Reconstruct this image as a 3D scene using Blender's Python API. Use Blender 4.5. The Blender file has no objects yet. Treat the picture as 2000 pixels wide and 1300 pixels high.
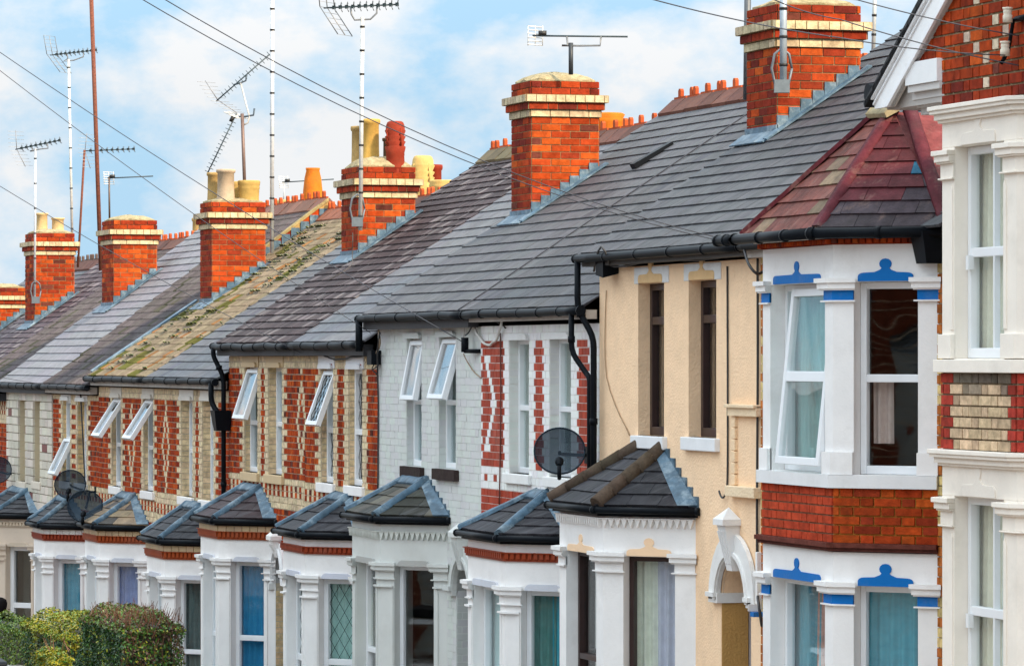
import bpy, math, random
import numpy as np
from mathutils import Vector, noise as mnoise
C = bpy.context.scene.collection
rnd = random.Random(11)
R = math.radians

# ------------------------------------------------------------------ camera, sky, sun, exposure
FPX, VPX, HOR, CAMD, EYE = 8220.0, -1450.0, 700.0, 12.0, 4.6      # measured on the photograph (2000 px wide)
TH = math.atan((1000 - VPX) / FPX); CT, ST = math.cos(TH), math.sin(TH)
cam_d = bpy.data.cameras.new('camera'); cam = bpy.data.objects.new('camera', cam_d); C.objects.link(cam)
cam.location = (0, -CAMD, EYE)
cam.rotation_euler = (R(90), 0, math.pi / 2 - TH)
cam_d.sensor_width = 36; cam_d.lens = FPX / 2000 * 36
cam_d.shift_y = -(HOR - 650) / 2000 * -1
cam_d.clip_start = 0.5; cam_d.clip_end = 6000
bpy.context.scene.camera = cam
sc = bpy.context.scene
sc.view_settings.view_transform = 'Standard'; sc.view_settings.look = 'None'
sc.view_settings.exposure = 0.40; sc.view_settings.gamma = 1.0
SUN_AZ, SUN_EL = 28.0, 34.0           # azimuth from +X towards +Y (behind the roofs), elevation
sd = Vector((math.cos(R(SUN_EL)) * math.cos(R(SUN_AZ)), math.cos(R(SUN_EL)) * math.sin(R(SUN_AZ)), math.sin(R(SUN_EL))))
sl = bpy.data.lights.new('sun', 'SUN'); sl.energy = 4.8; sl.angle = R(6); sl.color = (1.0, .80, .56)
so = bpy.data.objects.new('sun', sl); C.objects.link(so); so.rotation_euler = sd.to_track_quat('Z', 'Y').to_euler(); so.location = (0, 0, 60)
w = bpy.data.worlds.new("World"); sc.world = w; w.use_nodes = True
nt = w.node_tree; N = nt.nodes; L = nt.links; N.clear()
def nd(t, **k):
    n = N.new(t)
    for a, b in k.items(): setattr(n, a, b)
    return n
wo = nd('ShaderNodeOutputWorld'); bg = nd('ShaderNodeBackground'); bg.inputs[1].default_value = .12
sky = nd('ShaderNodeTexSky', sky_type='NISHITA', sun_disc=False, sun_elevation=R(SUN_EL), sun_rotation=R(90 - SUN_AZ), air_density=1.0, dust_density=.6, ozone_density=1.5)
tc = nd('ShaderNodeTexCoord'); mp = nd('ShaderNodeMapping'); mp.inputs['Scale'].default_value = (9, 9, 15)
nz = nd('ShaderNodeTexNoise'); nz.inputs['Scale'].default_value = 1.9; nz.inputs['Detail'].default_value = 9; nz.inputs['Roughness'].default_value = .58
rp = nd('ShaderNodeValToRGB'); rp.color_ramp.elements[0].position = .41; rp.color_ramp.elements[1].position = .57
sx = nd('ShaderNodeSeparateXYZ')
up = nd('ShaderNodeMapRange'); up.inputs['From Min'].default_value = .06; up.inputs['From Max'].default_value = .75; up.inputs['To Min'].default_value = 1; up.inputs['To Max'].default_value = 3.3
blue = nd('ShaderNodeMix', data_type='RGBA'); blue.inputs[0].default_value = .93
blue.inputs[7].default_value = (2.7, 4.35, 5.85, 1)      # thin high cloud veiling the blue
mx = nd('ShaderNodeMix', data_type='RGBA'); mx.inputs[7].default_value = (5.65, 5.75, 5.85, 1)
ml = nd('ShaderNodeVectorMath', operation='SCALE')
L.new(tc.outputs['Generated'], mp.inputs[0]); L.new(mp.outputs[0], nz.inputs['Vector']); L.new(nz.outputs['Fac'], rp.inputs[0])
L.new(sky.outputs[0], blue.inputs[6]); L.new(blue.outputs[2], mx.inputs[6]); L.new(rp.outputs[0], mx.inputs[0])
L.new(tc.outputs['Generated'], sx.inputs[0]); L.new(sx.outputs[2], up.inputs[0])
wf = nd('ShaderNodeMapRange'); wf.inputs['From Min'].default_value = .10; wf.inputs['From Max'].default_value = .55
wm = nd('ShaderNodeMix', data_type='RGBA', blend_type='MULTIPLY'); wm.inputs[7].default_value = (1.05, 1.0, .945, 1)      # sunlit cloud overhead is warmer
L.new(sx.outputs[2], wf.inputs[0]); L.new(wf.outputs[0], wm.inputs[0]); L.new(mx.outputs[2], wm.inputs[6]); L.new(wm.outputs[2], ml.inputs[0]); L.new(up.outputs[0], ml.inputs['Scale'])
L.new(ml.outputs[0], bg.inputs[0]); L.new(bg.outputs[0], wo.inputs[0])

# ------------------------------------------------------------------ pixel -> place helpers (a point on the plane Y = yo)
def dep(px, yo=0.): return FPX * (CAMD + yo) / (CT * (px - VPX))
def X(px, yo=0.): return -(dep(px, yo) - (CAMD + yo) * ST) / CT
def Z(px, py, yo=0.): return EYE + (HOR - py) / FPX * dep(px, yo)
def P3(px, py, yo): return (X(px, yo), yo, Z(px, py, yo))
def GZ(x): return .57 + .0437 * (max(min(x, 10), -110) + 33)      # the street runs downhill

# ------------------------------------------------------------------ mesh building
class MB:
    def __init__(s): s.v = []; s.f = []; s.c = []; s.m = []; s.sm = []
    def face(s, pts, c=(1, 1, 1), m=0, sm=False):
        b = len(s.v); s.v += [tuple(p) for p in pts]; s.f.append(tuple(range(b, b + len(pts)))); s.c.append(c); s.m.append(m); s.sm.append(sm)
    def hexa(s, p, c=(1, 1, 1), m=0, back=True):
        b = len(s.v); s.v += [tuple(q) for q in p]
        fs = [(4, 5, 6, 7), (0, 1, 5, 4), (1, 2, 6, 5), (2, 3, 7, 6), (3, 0, 4, 7)]
        if back: fs.append((3, 2, 1, 0))
        for q in fs: s.f.append(tuple(b + i for i in q)); s.c.append(c); s.m.append(m); s.sm.append(False)
    def box(s, F, u0, u1, z0, z1, n0, n1, c=(1, 1, 1), m=0, back=True, e0=0, e1=0):
        # e0/e1: mitre growth of the front face at each end
        q = []
        for n, a, b in ((n0, u0, u1), (n1, u0 - e0, u1 + e1)):
            for u, z in ((a, z0), (b, z0), (b, z1), (a, z1)): q.append(F.p(u, z, n))
        s.hexa(q, c, m, back)
    def prism(s, F, poly, n0, n1, c=(1, 1, 1), m=0, sm=False):
        # poly: CCW list of (u,z) seen from the outside
        k = len(poly); b = len(s.v)
        for n in (n0, n1): s.v += [tuple(F.p(u, z, n)) for u, z in poly]
        s.f.append(tuple(b + k + i for i in range(k))); s.f.append(tuple(b + i for i in reversed(range(k))))
        s.c += [c, c]; s.m += [m, m]; s.sm += [False, False]
        for i in range(k):
            j = (i + 1) % k; s.f.append((b + i, b + j, b + k + j, b + k + i)); s.c.append(c); s.m.append(m); s.sm.append(sm)
    def tube(s, pts, r, n=8, c=(1, 1, 1), m=0, caps=True):
        pts = [Vector(p) for p in pts]; rr = r if isinstance(r, (list, tuple)) else [r] * len(pts)
        b = len(s.v); pu = None
        for i, p in enumerate(pts):
            d = (pts[min(i + 1, len(pts) - 1)] - pts[max(i - 1, 0)]).normalized()
            if pu is None: pu = d.orthogonal().normalized()
            pu = (pu - d * pu.dot(d)).normalized(); pv = d.cross(pu)
            for k in range(n):
                a = 2 * math.pi * k / n; s.v.append(tuple(p + (pu * math.cos(a) + pv * math.sin(a)) * rr[i]))
        for i in range(len(pts) - 1):
            for k in range(n):
                k2 = (k + 1) % n; s.f.append((b + i * n + k, b + i * n + k2, b + (i + 1) * n + k2, b + (i + 1) * n + k)); s.c.append(c); s.m.append(m); s.sm.append(True)
        if caps:
            s.f.append(tuple(b + k for k in reversed(range(n)))); s.f.append(tuple(b + (len(pts) - 1) * n + k for k in range(n)))
            s.c += [c, c]; s.m += [m, m]; s.sm += [False, False]
    def lathe(s, o, prof, n=20, c=(1, 1, 1), m=0, tilt=(0, 0)):
        b = len(s.v)
        for r, z in prof:
            for k in range(n):
                a = 2 * math.pi * k / n; s.v.append((o[0] + r * math.cos(a) + tilt[0] * z, o[1] + r * math.sin(a) + tilt[1] * z, o[2] + z))
        for i in range(len(prof) - 1):
            for k in range(n):
                k2 = (k + 1) % n; s.f.append((b + i * n + k, b + i * n + k2, b + (i + 1) * n + k2, b + (i + 1) * n + k)); s.c.append(c); s.m.append(m); s.sm.append(True)
    def build(s, name, mats, parent=None, bevel=0):
        me = bpy.data.meshes.new(name); me.from_pydata(s.v, [], s.f)
        if not isinstance(mats, (list, tuple)): mats = [mats]
        for q in mats: me.materials.append(q)
        me.polygons.foreach_set('material_index', s.m); me.polygons.foreach_set('use_smooth', s.sm)
        at = me.attributes.new('Col', 'FLOAT_COLOR', 'FACE')
        at.data.foreach_set('color', np.array([(q[0], q[1], q[2], 1.0) for q in s.c], dtype=np.float32).ravel())
        me.update()
        o = bpy.data.objects.new(name, me); C.objects.link(o)
        if parent is not None: o.parent = parent
        if bevel:
            bv = o.modifiers.new('bevel', 'BEVEL'); bv.width = bevel; bv.segments = 2; bv.limit_method = 'ANGLE'; bv.harden_normals = False
        return o
class Fr:
    def __init__(s, o, u, n): s.o = Vector(o); s.u = Vector(u).normalized(); s.n = Vector(n).normalized()
    def p(s, u, z, n): return s.o + s.u * u + s.n * n + Vector((0, 0, z))
FACADE = Fr((0, 0, 0), (1, 0, 0), (0, -1, 0))
def tag(o, label=None, cat=None, group=None, kind=None):
    if label: o['label'] = label
    if cat: o['category'] = cat
    if group: o['group'] = group
    if kind: o['kind'] = kind
    return o
def empty(name, loc=(0, 0, 0)):
    # a thing's base; geometry is authored in world space, so the base sits at the origin of the street
    o = bpy.data.objects.new(name, None); o.empty_display_size = .2; C.objects.link(o); return o

# ------------------------------------------------------------------ materials
def mat(name, base=(.5, .5, .5), rough=.7, attr=False, var=.12, scale=6., bump=.0, bscale=40., metal=0., spec=.5, stain=0., stain_col=(.05, .045, .04), streak=None, coat=0.):
    m = bpy.data.materials.new(name); m.use_nodes = True; t = m.node_tree; n = t.nodes; l = t.links
    b = n['Principled BSDF']; b.inputs['Roughness'].default_value = rough; b.inputs['Metallic'].default_value = metal
    b.inputs['Specular IOR Level'].default_value = spec
    if coat: b.inputs['Coat Weight'].default_value = coat
    co = n.new('ShaderNodeTexCoord')
    if attr:
        a = n.new('ShaderNodeAttribute'); a.attribute_name = 'Col'; src = a.outputs['Color']
    else:
        a = n.new('ShaderNodeRGB'); a.outputs[0].default_value = (*base, 1); src = a.outputs[0]
    nz = n.new('ShaderNodeTexNoise'); nz.inputs['Scale'].default_value = scale; nz.inputs['Detail'].default_value = 6; nz.inputs['Roughness'].default_value = .65
    l.new(co.outputs['Object'], nz.inputs['Vector'])
    mr = n.new('ShaderNodeMapRange'); mr.inputs['From Min'].default_value = .3; mr.inputs['From Max'].default_value = .7; mr.inputs['To Min'].default_value = 1 - var; mr.inputs['To Max'].default_value = 1 + var
    l.new(nz.outputs['Fac'], mr.inputs[0])
    vm = n.new('ShaderNodeVectorMath'); vm.operation = 'SCALE'; l.new(src, vm.inputs[0]); l.new(mr.outputs[0], vm.inputs['Scale']); out = vm.outputs[0]
    if streak:
        mp = n.new('ShaderNodeMapping'); mp.inputs['Scale'].default_value = streak[0]; l.new(co.outputs['Object'], mp.inputs[0])
        n2 = n.new('ShaderNodeTexNoise'); n2.inputs['Scale'].default_value = 1; n2.inputs['Detail'].default_value = 5; n2.inputs['Roughness'].default_value = .7; l.new(mp.outputs[0], n2.inputs['Vector'])
        r2 = n.new('ShaderNodeMapRange'); r2.inputs['From Min'].default_value = streak[3]; r2.inputs['From Max'].default_value = streak[4]; l.new(n2.outputs['Fac'], r2.inputs[0])
        m2 = n.new('ShaderNodeMath'); m2.operation = 'MULTIPLY'; m2.inputs[1].default_value = streak[2]; l.new(r2.outputs[0], m2.inputs[0])
        x2 = n.new('ShaderNodeMix'); x2.data_type = 'RGBA'; x2.inputs[7].default_value = (*streak[1], 1); l.new(m2.outputs[0], x2.inputs[0]); l.new(out, x2.inputs[6]); out = x2.outputs[2]
    if stain:
        n3 = n.new('ShaderNodeTexNoise'); n3.inputs['Scale'].default_value = 1.7; n3.inputs['Detail'].default_value = 8; n3.inputs['Roughness'].default_value = .72; l.new(co.outputs['Object'], n3.inputs['Vector'])
        r3 = n.new('ShaderNodeMapRange'); r3.inputs['From Min'].default_value = .52; r3.inputs['From Max'].default_value = .78; l.new(n3.outputs['Fac'], r3.inputs[0])
        m3 = n.new('ShaderNodeMath'); m3.operation = 'MULTIPLY'; m3.inputs[1].default_value = stain; l.new(r3.outputs[0], m3.inputs[0])
        x3 = n.new('ShaderNodeMix'); x3.data_type = 'RGBA'; x3.inputs[7].default_value = (*stain_col, 1); l.new(m3.outputs[0], x3.inputs[0]); l.new(out, x3.inputs[6]); out = x3.outputs[2]
    l.new(out, b.inputs['Base Color'])
    if bump:
        nb = n.new('ShaderNodeTexNoise'); nb.inputs['Scale'].default_value = bscale; nb.inputs['Detail'].default_value = 5; l.new(co.outputs['Object'], nb.inputs['Vector'])
        bp = n.new('ShaderNodeBump'); bp.inputs['Strength'].default_value = bump; bp.inputs['Distance'].default_value = .01; l.new(nb.outputs['Fac'], bp.inputs['Height']); l.new(bp.outputs[0], b.inputs['Normal'])
    return m
M = {}
M['brick'] = mat('brick', attr=True, rough=.85, var=.34, scale=14, bump=.5, bscale=60, stain=.72, stain_col=(.055, .018, .012), spec=.06)
M['brick_buff'] = mat('mortar', attr=True, rough=.9, var=.25, scale=20, bump=.5, bscale=80, spec=.05, stain=.5, stain_col=(.10, .07, .04))
M['paint'] = mat('painted_masonry', attr=True, rough=.55, var=.05, scale=3, bump=.18, bscale=50, stain=.28, stain_col=(.34, .30, .25), spec=.15)
M['render'] = mat('rough_render', attr=True, rough=.85, var=.07, scale=5, bump=.9, bscale=45, stain=.25, stain_col=(.46, .28, .14), spec=.05)
M['slate'] = mat('roof_slate', attr=True, rough=.6, spec=.13, var=.30, scale=9, bump=.3, bscale=30, streak=((14, .9, .9), (.125, .125, .135), .6, .48, .70), stain=.8, stain_col=(.06, .055, .06))
M['tile_streaked'] = mat('streaked_tile', attr=True, rough=.7, spec=.12, var=.2, scale=9, bump=.3, bscale=30, streak=((11, 1.2, 1.2), (.26, .22, .22), .75, .55, .68))
M['tile_rough'] = mat('concrete_tile', attr=True, rough=.9, spec=.06, var=.25, scale=14, bump=.6, bscale=60, stain=.5, stain_col=(.05, .055, .03))
M['tile_red'] = mat('painted_red_slate', attr=True, rough=.65, spec=.08, var=.35, scale=10, bump=.5, bscale=40, streak=((7, 4, 4), (.25, .16, .13), .45, .54, .72), stain=.5)
M['lead'] = mat('lead_flashing', base=(.066, .120, .170), rough=.5, var=.45, scale=9, bump=.3, bscale=25, spec=.3, streak=((5, 5, 5), (.36, .44, .48), .75, .50, .72))
M['cement'] = mat('cement_flaunching', base=(.33, .27, .16), rough=.95, var=.35, scale=18, bump=1, bscale=50, spec=.1, stain=.6, stain_col=(.12, .13, .05))
M['clay'] = mat('clay', attr=True, rough=.7, var=.16, scale=12, bump=.25, bscale=40, stain=.45, stain_col=(.16, .09, .045), spec=.1)
M['black'] = mat('black_plastic', base=(.006, .008, .011), rough=.45, spec=.07, var=.2, scale=10)
M['wood'] = mat('weathered_board', attr=True, rough=.7, var=.15, scale=9, bump=.2, bscale=40, stain=.4, stain_col=(.1, .09, .08))
M['upvc'] = mat('white_frame', base=(.80, .82, .84), rough=.3, var=.03, scale=4)
M['brown_frame'] = mat('brown_frame', base=(.035, .016, .014), rough=.35, var=.2, scale=6)
M['cloth'] = mat('curtain_cloth', attr=True, rough=.9, var=.1, scale=10, spec=.1)
M['metal'] = mat('galvanised_metal', attr=True, rough=.5, var=.15, scale=20, metal=.35)
M['rust'] = mat('rusty_steel', base=(.16, .045, .022), rough=.8, var=.45, scale=30, bump=.5, bscale=80)
M['dark'] = mat('dark_interior', base=(.05, .045, .042), rough=.9, var=.1, scale=3)
M['dishmesh'] = mat('dish_mesh', base=(.004, .016, .030), rough=.5, spec=.25, var=.1, scale=9)
def perforate(m, f):
    # finely perforated sheet: part of the light passes straight through the holes
    t = m.node_tree; n = t.nodes; l = t.links; mx = n.new('ShaderNodeMixShader'); tr = n.new('ShaderNodeBsdfTransparent'); tr.inputs[0].default_value = (.75, .85, .95, 1)
    mx.inputs[0].default_value = f; l.new(n['Principled BSDF'].outputs[0], mx.inputs[1]); l.new(tr.outputs[0], mx.inputs[2]); l.new(mx.outputs[0], n['Material Output'].inputs[0])
perforate(M['dishmesh'], .16)
M['wire'] = mat('cable_sheath', attr=True, rough=.6, var=.1, scale=9)
M['leaf'] = mat('leaf', attr=True, rough=.45, var=.2, scale=9, spec=.4)
M['asphalt'] = mat('asphalt', base=(.05, .05, .052), rough=.9, var=.2, scale=5, bump=.4, bscale=90)
M['paving'] = mat('paving', base=(.20, .18, .16), rough=.9, var=.15, scale=4, bump=.3, bscale=50)
M['carpaint'] = mat('car_paint', base=(.012, .010, .010), rough=.5, var=.03, scale=3, spec=.2)
M['silver'] = mat('silver_paint', base=(.55, .57, .60), rough=.25, var=.03, scale=3, metal=.6, coat=.8)
def glassmat(name='window_glass', ior=.035):
    m = bpy.data.materials.new(name); m.use_nodes = True; t = m.node_tree; n = t.nodes; l = t.links
    n.remove(n['Principled BSDF']); o = n['Material Output']
    tr = n.new('ShaderNodeBsdfTransparent'); tr.inputs[0].default_value = (.97, .985, .985, 1)
    gl = n.new('ShaderNodeBsdfGlossy'); gl.inputs['Roughness'].default_value = .015
    co = n.new('ShaderNodeTexCoord'); nz = n.new('ShaderNodeTexNoise'); nz.inputs['Scale'].default_value = 2.2; nz.inputs['Detail'].default_value = 1
    bp = n.new('ShaderNodeBump'); bp.inputs['Strength'].default_value = .12; bp.inputs['Distance'].default_value = .02
    l.new(co.outputs['Object'], nz.inputs['Vector']); l.new(nz.outputs['Fac'], bp.inputs['Height']); l.new(bp.outputs[0], gl.inputs['Normal'])
    lw = n.new('ShaderNodeLayerWeight'); lw.inputs['Blend'].default_value = .5      # Schlick reflectance, the same from both sides of the sheet
    pw = n.new('ShaderNodeMath'); pw.operation = 'POWER'; pw.inputs[1].default_value = 5; l.new(lw.outputs['Facing'], pw.inputs[0])
    fr = n.new('ShaderNodeMapRange'); fr.inputs['To Min'].default_value = ior; fr.inputs['To Max'].default_value = 1; l.new(pw.outputs[0], fr.inputs[0]); mx = n.new('ShaderNodeMixShader')
    l.new(fr.outputs[0], mx.inputs[0]); l.new(tr.outputs[0], mx.inputs[1]); l.new(gl.outputs[0], mx.inputs[2]); l.new(mx.outputs[0], o.inputs[0])
    return m
M['glass'] = glassmat(); M['coated'] = glassmat('coated_double_glazing', .34)

# ------------------------------------------------------------------ colours (linear albedo)
def jit(c, a=.12):
    k = 1 + rnd.uniform(-a, a); return (c[0] * k, c[1] * k * rnd.uniform(.96, 1.04), c[2] * k)
REDS = [(.37, .052, .010), (.31, .040, .010), (.43, .074, .013), (.24, .032, .012), (.35, .047, .011)]
def red(): return jit(rnd.choice(REDS), .20) if rnd.random() > .07 else jit((.12, .032, .022), .3)
DREDS = [(.25, .030, .011), (.20, .023, .011), (.29, .037, .012), (.14, .020, .013)]
def dred(): return jit(rnd.choice(DREDS), .15)
def buff(): return jit((.66, .53, .35), .10)
def stock(): return jit((.70, .52, .31), .13)
WHITE = (.83, .81, .79); PALE = (.83, .80, .75); GREY = (.56, .60, .62); CREAM = (.93, .66, .43); BLUE = (.004, .145, .46)
# ------------------------------------------------------------------ masonry
def bricks(mb, F, u0, u1, z0, z1, ops, cf, th=.011, m=0, bond='flemish', j=.010, course=.075, rowbond=None, clip=None):
    rows = max(1, round((z1 - z0) / course)); ch = (z1 - z0) / rows
    for r in range(rows):
        za = z0 + r * ch; zb = za + ch; zc = (za + zb) / 2
        iv = [(u0, u1)] if clip is None else clip(zc)
        for a, b, oa, ob in ops:
            if oa - .02 < zc < ob + .02:
                nv = []
                for p, q in iv:
                    if b <= p or a >= q: nv.append((p, q))
                    else:
                        if a > p: nv.append((p, a))
                        if b < q: nv.append((b, q))
                iv = nv
        bd = (rowbond(zc, r) if rowbond else None) or bond
        seq = {'flemish': (.225, .1125), 'stretcher': (.225,), 'soldier': (.1125,), 'header': (.1125,), 'block': (.34, .22, .45, .28)}[bd]
        off = {'flemish': .169, 'stretcher': .1125, 'soldier': 0, 'header': .056, 'block': .19}[bd] * (r % 2)
        tot = sum(seq)
        for p, q in iv:
            if q - p < .02: continue
            k = math.floor((p - u0 - off) / tot) - 1; u = u0 + off + k * tot; i = 0
            cuts = [p]
            while u < q:
                if p + .03 < u < q - .03: cuts.append(u)
                u += seq[i % len(seq)]; i += 1
            cuts.append(q)
            for a, b in zip(cuts[:-1], cuts[1:]):
                cc = cf((a + b) / 2, zc, r, b - a)
                if cc is None: continue
                mb.box(F, a + j / 2, b - j / 2, za + j / 2, zb - j / 2, -.004, th + rnd.uniform(-.002, .002), cc, m, back=False)
def wallgrid(mb, F, u0, u1, z0, z1, ops, n0, n1, c, m):
    us = sorted({u0, u1, *[q for o in ops for q in o[:2] if u0 < q < u1]}); zs = sorted({z0, z1, *[q for o in ops for q in o[2:4] if z0 < q < z1]})
    for a, b in zip(us[:-1], us[1:]):
        run = None
        for e, f in zip(zs[:-1], zs[1:]):
            uc, zc = (a + b) / 2, (e + f) / 2
            hole = any(o[0] < uc < o[1] and o[2] < zc < o[3] for o in ops)
            if hole:
                if run: mb.box(F, a, b, run[0], run[1], n0, n1, c, m); run = None
            else: run = (run[0], f) if run else (e, f)
        if run: mb.box(F, a, b, run[0], run[1], n0, n1, c, m)
HAT = None
def hat_poly(uc, z, w, h):
    # the plaster ornament over a window: a flat rounded bar with a small ball finial
    pts = [(uc - w, z), (uc + w, z), (uc + w, z + h * .22)]
    for k in range(5):
        a = R(0 + k * 22.5); pts.append((uc + w - .05 + .05 * math.cos(a), z + h * .22 + h * .16 * math.sin(a)))
    pts += [(uc + .09, z + h * .40), (uc + .045, z + h * .5)]
    rb = .05
    for k in range(11):
        a = R(-52 + k * 28.4); pts.append((uc + rb * math.cos(a), z + h * .76 + h * .24 * math.sin(a)))
    pts += [(uc - .045, z + h * .5), (uc - .09, z + h * .40)]
    for k in range(5):
        a = R(90 + k * 22.5); pts.append((uc - w + .05 + .05 * math.cos(a), z + h * .22 + h * .16 * math.sin(a)))
    pts.append((uc - w, z + h * .22))
    return pts

# ------------------------------------------------------------------ roofs: every slate is a slab of its own inside the roof mesh
def facet(mb, A, B, Cc, D, expo, width, cf, th=.012, m=0, ribs=0, ragged=.003):
    A, B, Cc, D = map(Vector, (A, B, Cc, D))
    up = ((D + Cc) / 2 - (A + B) / 2); U = (B - A).normalized(); up = (up - U * up.dot(U)); Ln = up.length; V = up.normalized(); Nn = U.cross(V)
    if Nn.z < 0: Nn = -Nn
    def edge(P, Q, v):
        p, q = (P - A).dot(U), (Q - A).dot(U); return p + (q - p) * v / Ln
    rows = max(1, round(Ln / expo)); ex = Ln / rows
    mb.face([A, B, Cc, D] if (Cc - D).length > 1e-4 else [A, B, Cc], (.018, .018, .018), m)
    for r in range(rows):
        v0, v1 = r * ex, min(Ln, (r + 1) * ex + .03)
        l0, r0, l1, r1 = edge(A, D, v0), edge(B, Cc, v0), edge(A, D, v1), edge(B, Cc, v1)
        off = (width / 2) * (r % 2); k = math.floor((min(l0, l1) - off) / width)
        u = k * width + off
        while u < max(r0, r1):
            a, b = u + .002, u + width - .002; u += width
            a0, b0, a1, b1 = max(a, l0), min(b, r0), max(a, l1), min(b, r1)
            if b0 - a0 < .004: continue
            if b1 < a1: a1 = b1 = (a1 + b1) / 2; a1 = min(max(a1, l1), r1); b1 = a1 + .001
            t0 = th * 1.9 + rnd.uniform(0, ragged); dv = rnd.uniform(-ragged, ragged)
            P = lambda uu, vv, nn: A + U * uu + V * vv + Nn * nn
            c = cf((a0 + b0) / 2, (v0 + v1) / 2, r)
            lo = .002
            mb.hexa([P(a0, v0 + dv, lo), P(b0, v0 + dv, lo), P(b1, v1, lo - .001), P(a1, v1, lo - .001), P(a0, v0 + dv, t0), P(b0, v0 + dv, t0), P(b1, v1, th * .7), P(a1, v1, th * .7)], c, m, back=False)
            if ribs and b0 - a0 > width * .6:
                for q in range(ribs):
                    uc = a0 + (b0 - a0) * (q + .5) / ribs; hw = width / ribs * .26
                    mb.hexa([P(uc - hw, v0 + dv - .004, t0 - .002), P(uc + hw, v0 + dv - .004, t0 - .002), P(uc + hw, v1, th * .7), P(uc - hw, v1, th * .7),
                             P(uc - hw * .5, v0 + dv - .004, t0 + .018), P(uc + hw * .5, v0 + dv - .004, t0 + .018), P(uc + hw * .5, v1, th + .014), P(uc - hw * .5, v1, th + .014)], c, m, back=False)
def ribbon(mb, P0, P1, w, h, up=(0, 0, 1), c=(1, 1, 1), m=0, seg=6):
    P0, P1, up = Vector(P0), Vector(P1), Vector(up); d = (P1 - P0).normalized(); s = d.cross(up).normalized(); n = s.cross(d)
    pr = [(-w, -.03), (-w, .004), (-w * .35, h * .8), (0, h), (w * .35, h * .8), (w, .004), (w, -.03)]
    b = len(mb.v)
    for i in range(seg + 1):
        p = P0 + (P1 - P0) * i / seg; q = rnd.uniform(.92, 1.08)
        for x, y in pr: mb.v.append(tuple(p + s * x * q + n * (y + rnd.uniform(-.003, .003))))
    k = len(pr)
    for i in range(seg):
        for a in range(k - 1):
            mb.f.append((b + i * k + a, b + i * k + a + 1, b + (i + 1) * k + a + 1, b + (i + 1) * k + a)); mb.c.append(c); mb.m.append(m); mb.sm.append(1 <= a <= 4)
    for i in (0, seg):
        mb.f.append(tuple(b + i * k + a for a in range(k))); mb.c.append(c); mb.m.append(m); mb.sm.append(False)

# ------------------------------------------------------------------ windows: frame > pane, curtain, sash
def bar_frame(mb, F, u0, u1, z0, z1, n0, n1, w=.05, m=0, wb=None):
    wb = wb or w
    mb.box(F, u0, u0 + w, z0, z1, n0, n1, m=m); mb.box(F, u1 - w, u1, z0, z1, n0, n1, m=m)
    mb.box(F, u0 + w, u1 - w, z0, z0 + wb, n0, n1, m=m); mb.box(F, u0 + w, u1 - w, z1 - w, z1, n0, n1, m=m)
def curtain(F, u0, u1, z0, z1, n, col, parent, amp=.022, per=.085, name='curtain'):
    mb = MB(); k = max(6, int((u1 - u0) / .012)); ph = rnd.uniform(0, 6)
    xs = [u0 + (u1 - u0) * i / k for i in range(k + 1)]
    dn = [n + amp * math.sin((x - u0) / per * 6.283 + ph + .8 * math.sin((x - u0) * 7 + ph)) for x in xs]
    b = len(mb.v)
    for zz, q in ((z0, 1.15), (z0 + (z1 - z0) * .6, 1.0), (z1, .55)):
        for x, y in zip(xs, dn): mb.v.append(tuple(F.p(x, zz, n + (y - n) * q)))
    for j in range(2):
        for i in range(k):
            a = b + j * (k + 1) + i; mb.f.append((a, a + 1, a + k + 2, a + k + 1)); mb.c.append(col); mb.m.append(0); mb.sm.append(True)
    return mb.build(name, M['cloth'], parent)
def lattice(mb, F, u0, u1, z0, z1, n, step=.13, m=1, r=.0028):
    # lead diamond cames on a pane
    asp = 1.55; W, H = u1 - u0, z1 - z0
    for s in (1, -1):
        k = -int(H / (step * asp)) - 2
        while k * step < W + H / asp + step:
            pts = []
            # line u = u0 + k*step + s*(z-z0)/asp  (mirrored for s=-1)
            for z in (z0, z1):
                pts.append((k * step + (z - z0) / asp if s > 0 else k * step + H / asp - (z - z0) / asp, z))
            (ua, za), (ub, zb) = pts; ua -= H / asp * .5; ub -= H / asp * .5
            def clipu(ua, za, ub, zb):
                t0, t1 = 0., 1.; d = ub - ua
                for lim, sg in ((0, 1), (W, -1)):
                    if abs(d) < 1e-9: continue
                    t = (lim - ua) / d
                    if sg * d > 0: t0 = max(t0, t)
                    else: t1 = min(t1, t)
                return None if t1 - t0 < .02 else (ua + d * t0, za + (zb - za) * t0, ua + d * t1, za + (zb - za) * t1)
            q = clipu(ua, za, ub, zb)
            if q: mb.tube([F.p(u0 + q[0], q[1], n), F.p(u0 + q[2], q[3], n)], r, 5, m=m)
            k += 1
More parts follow.
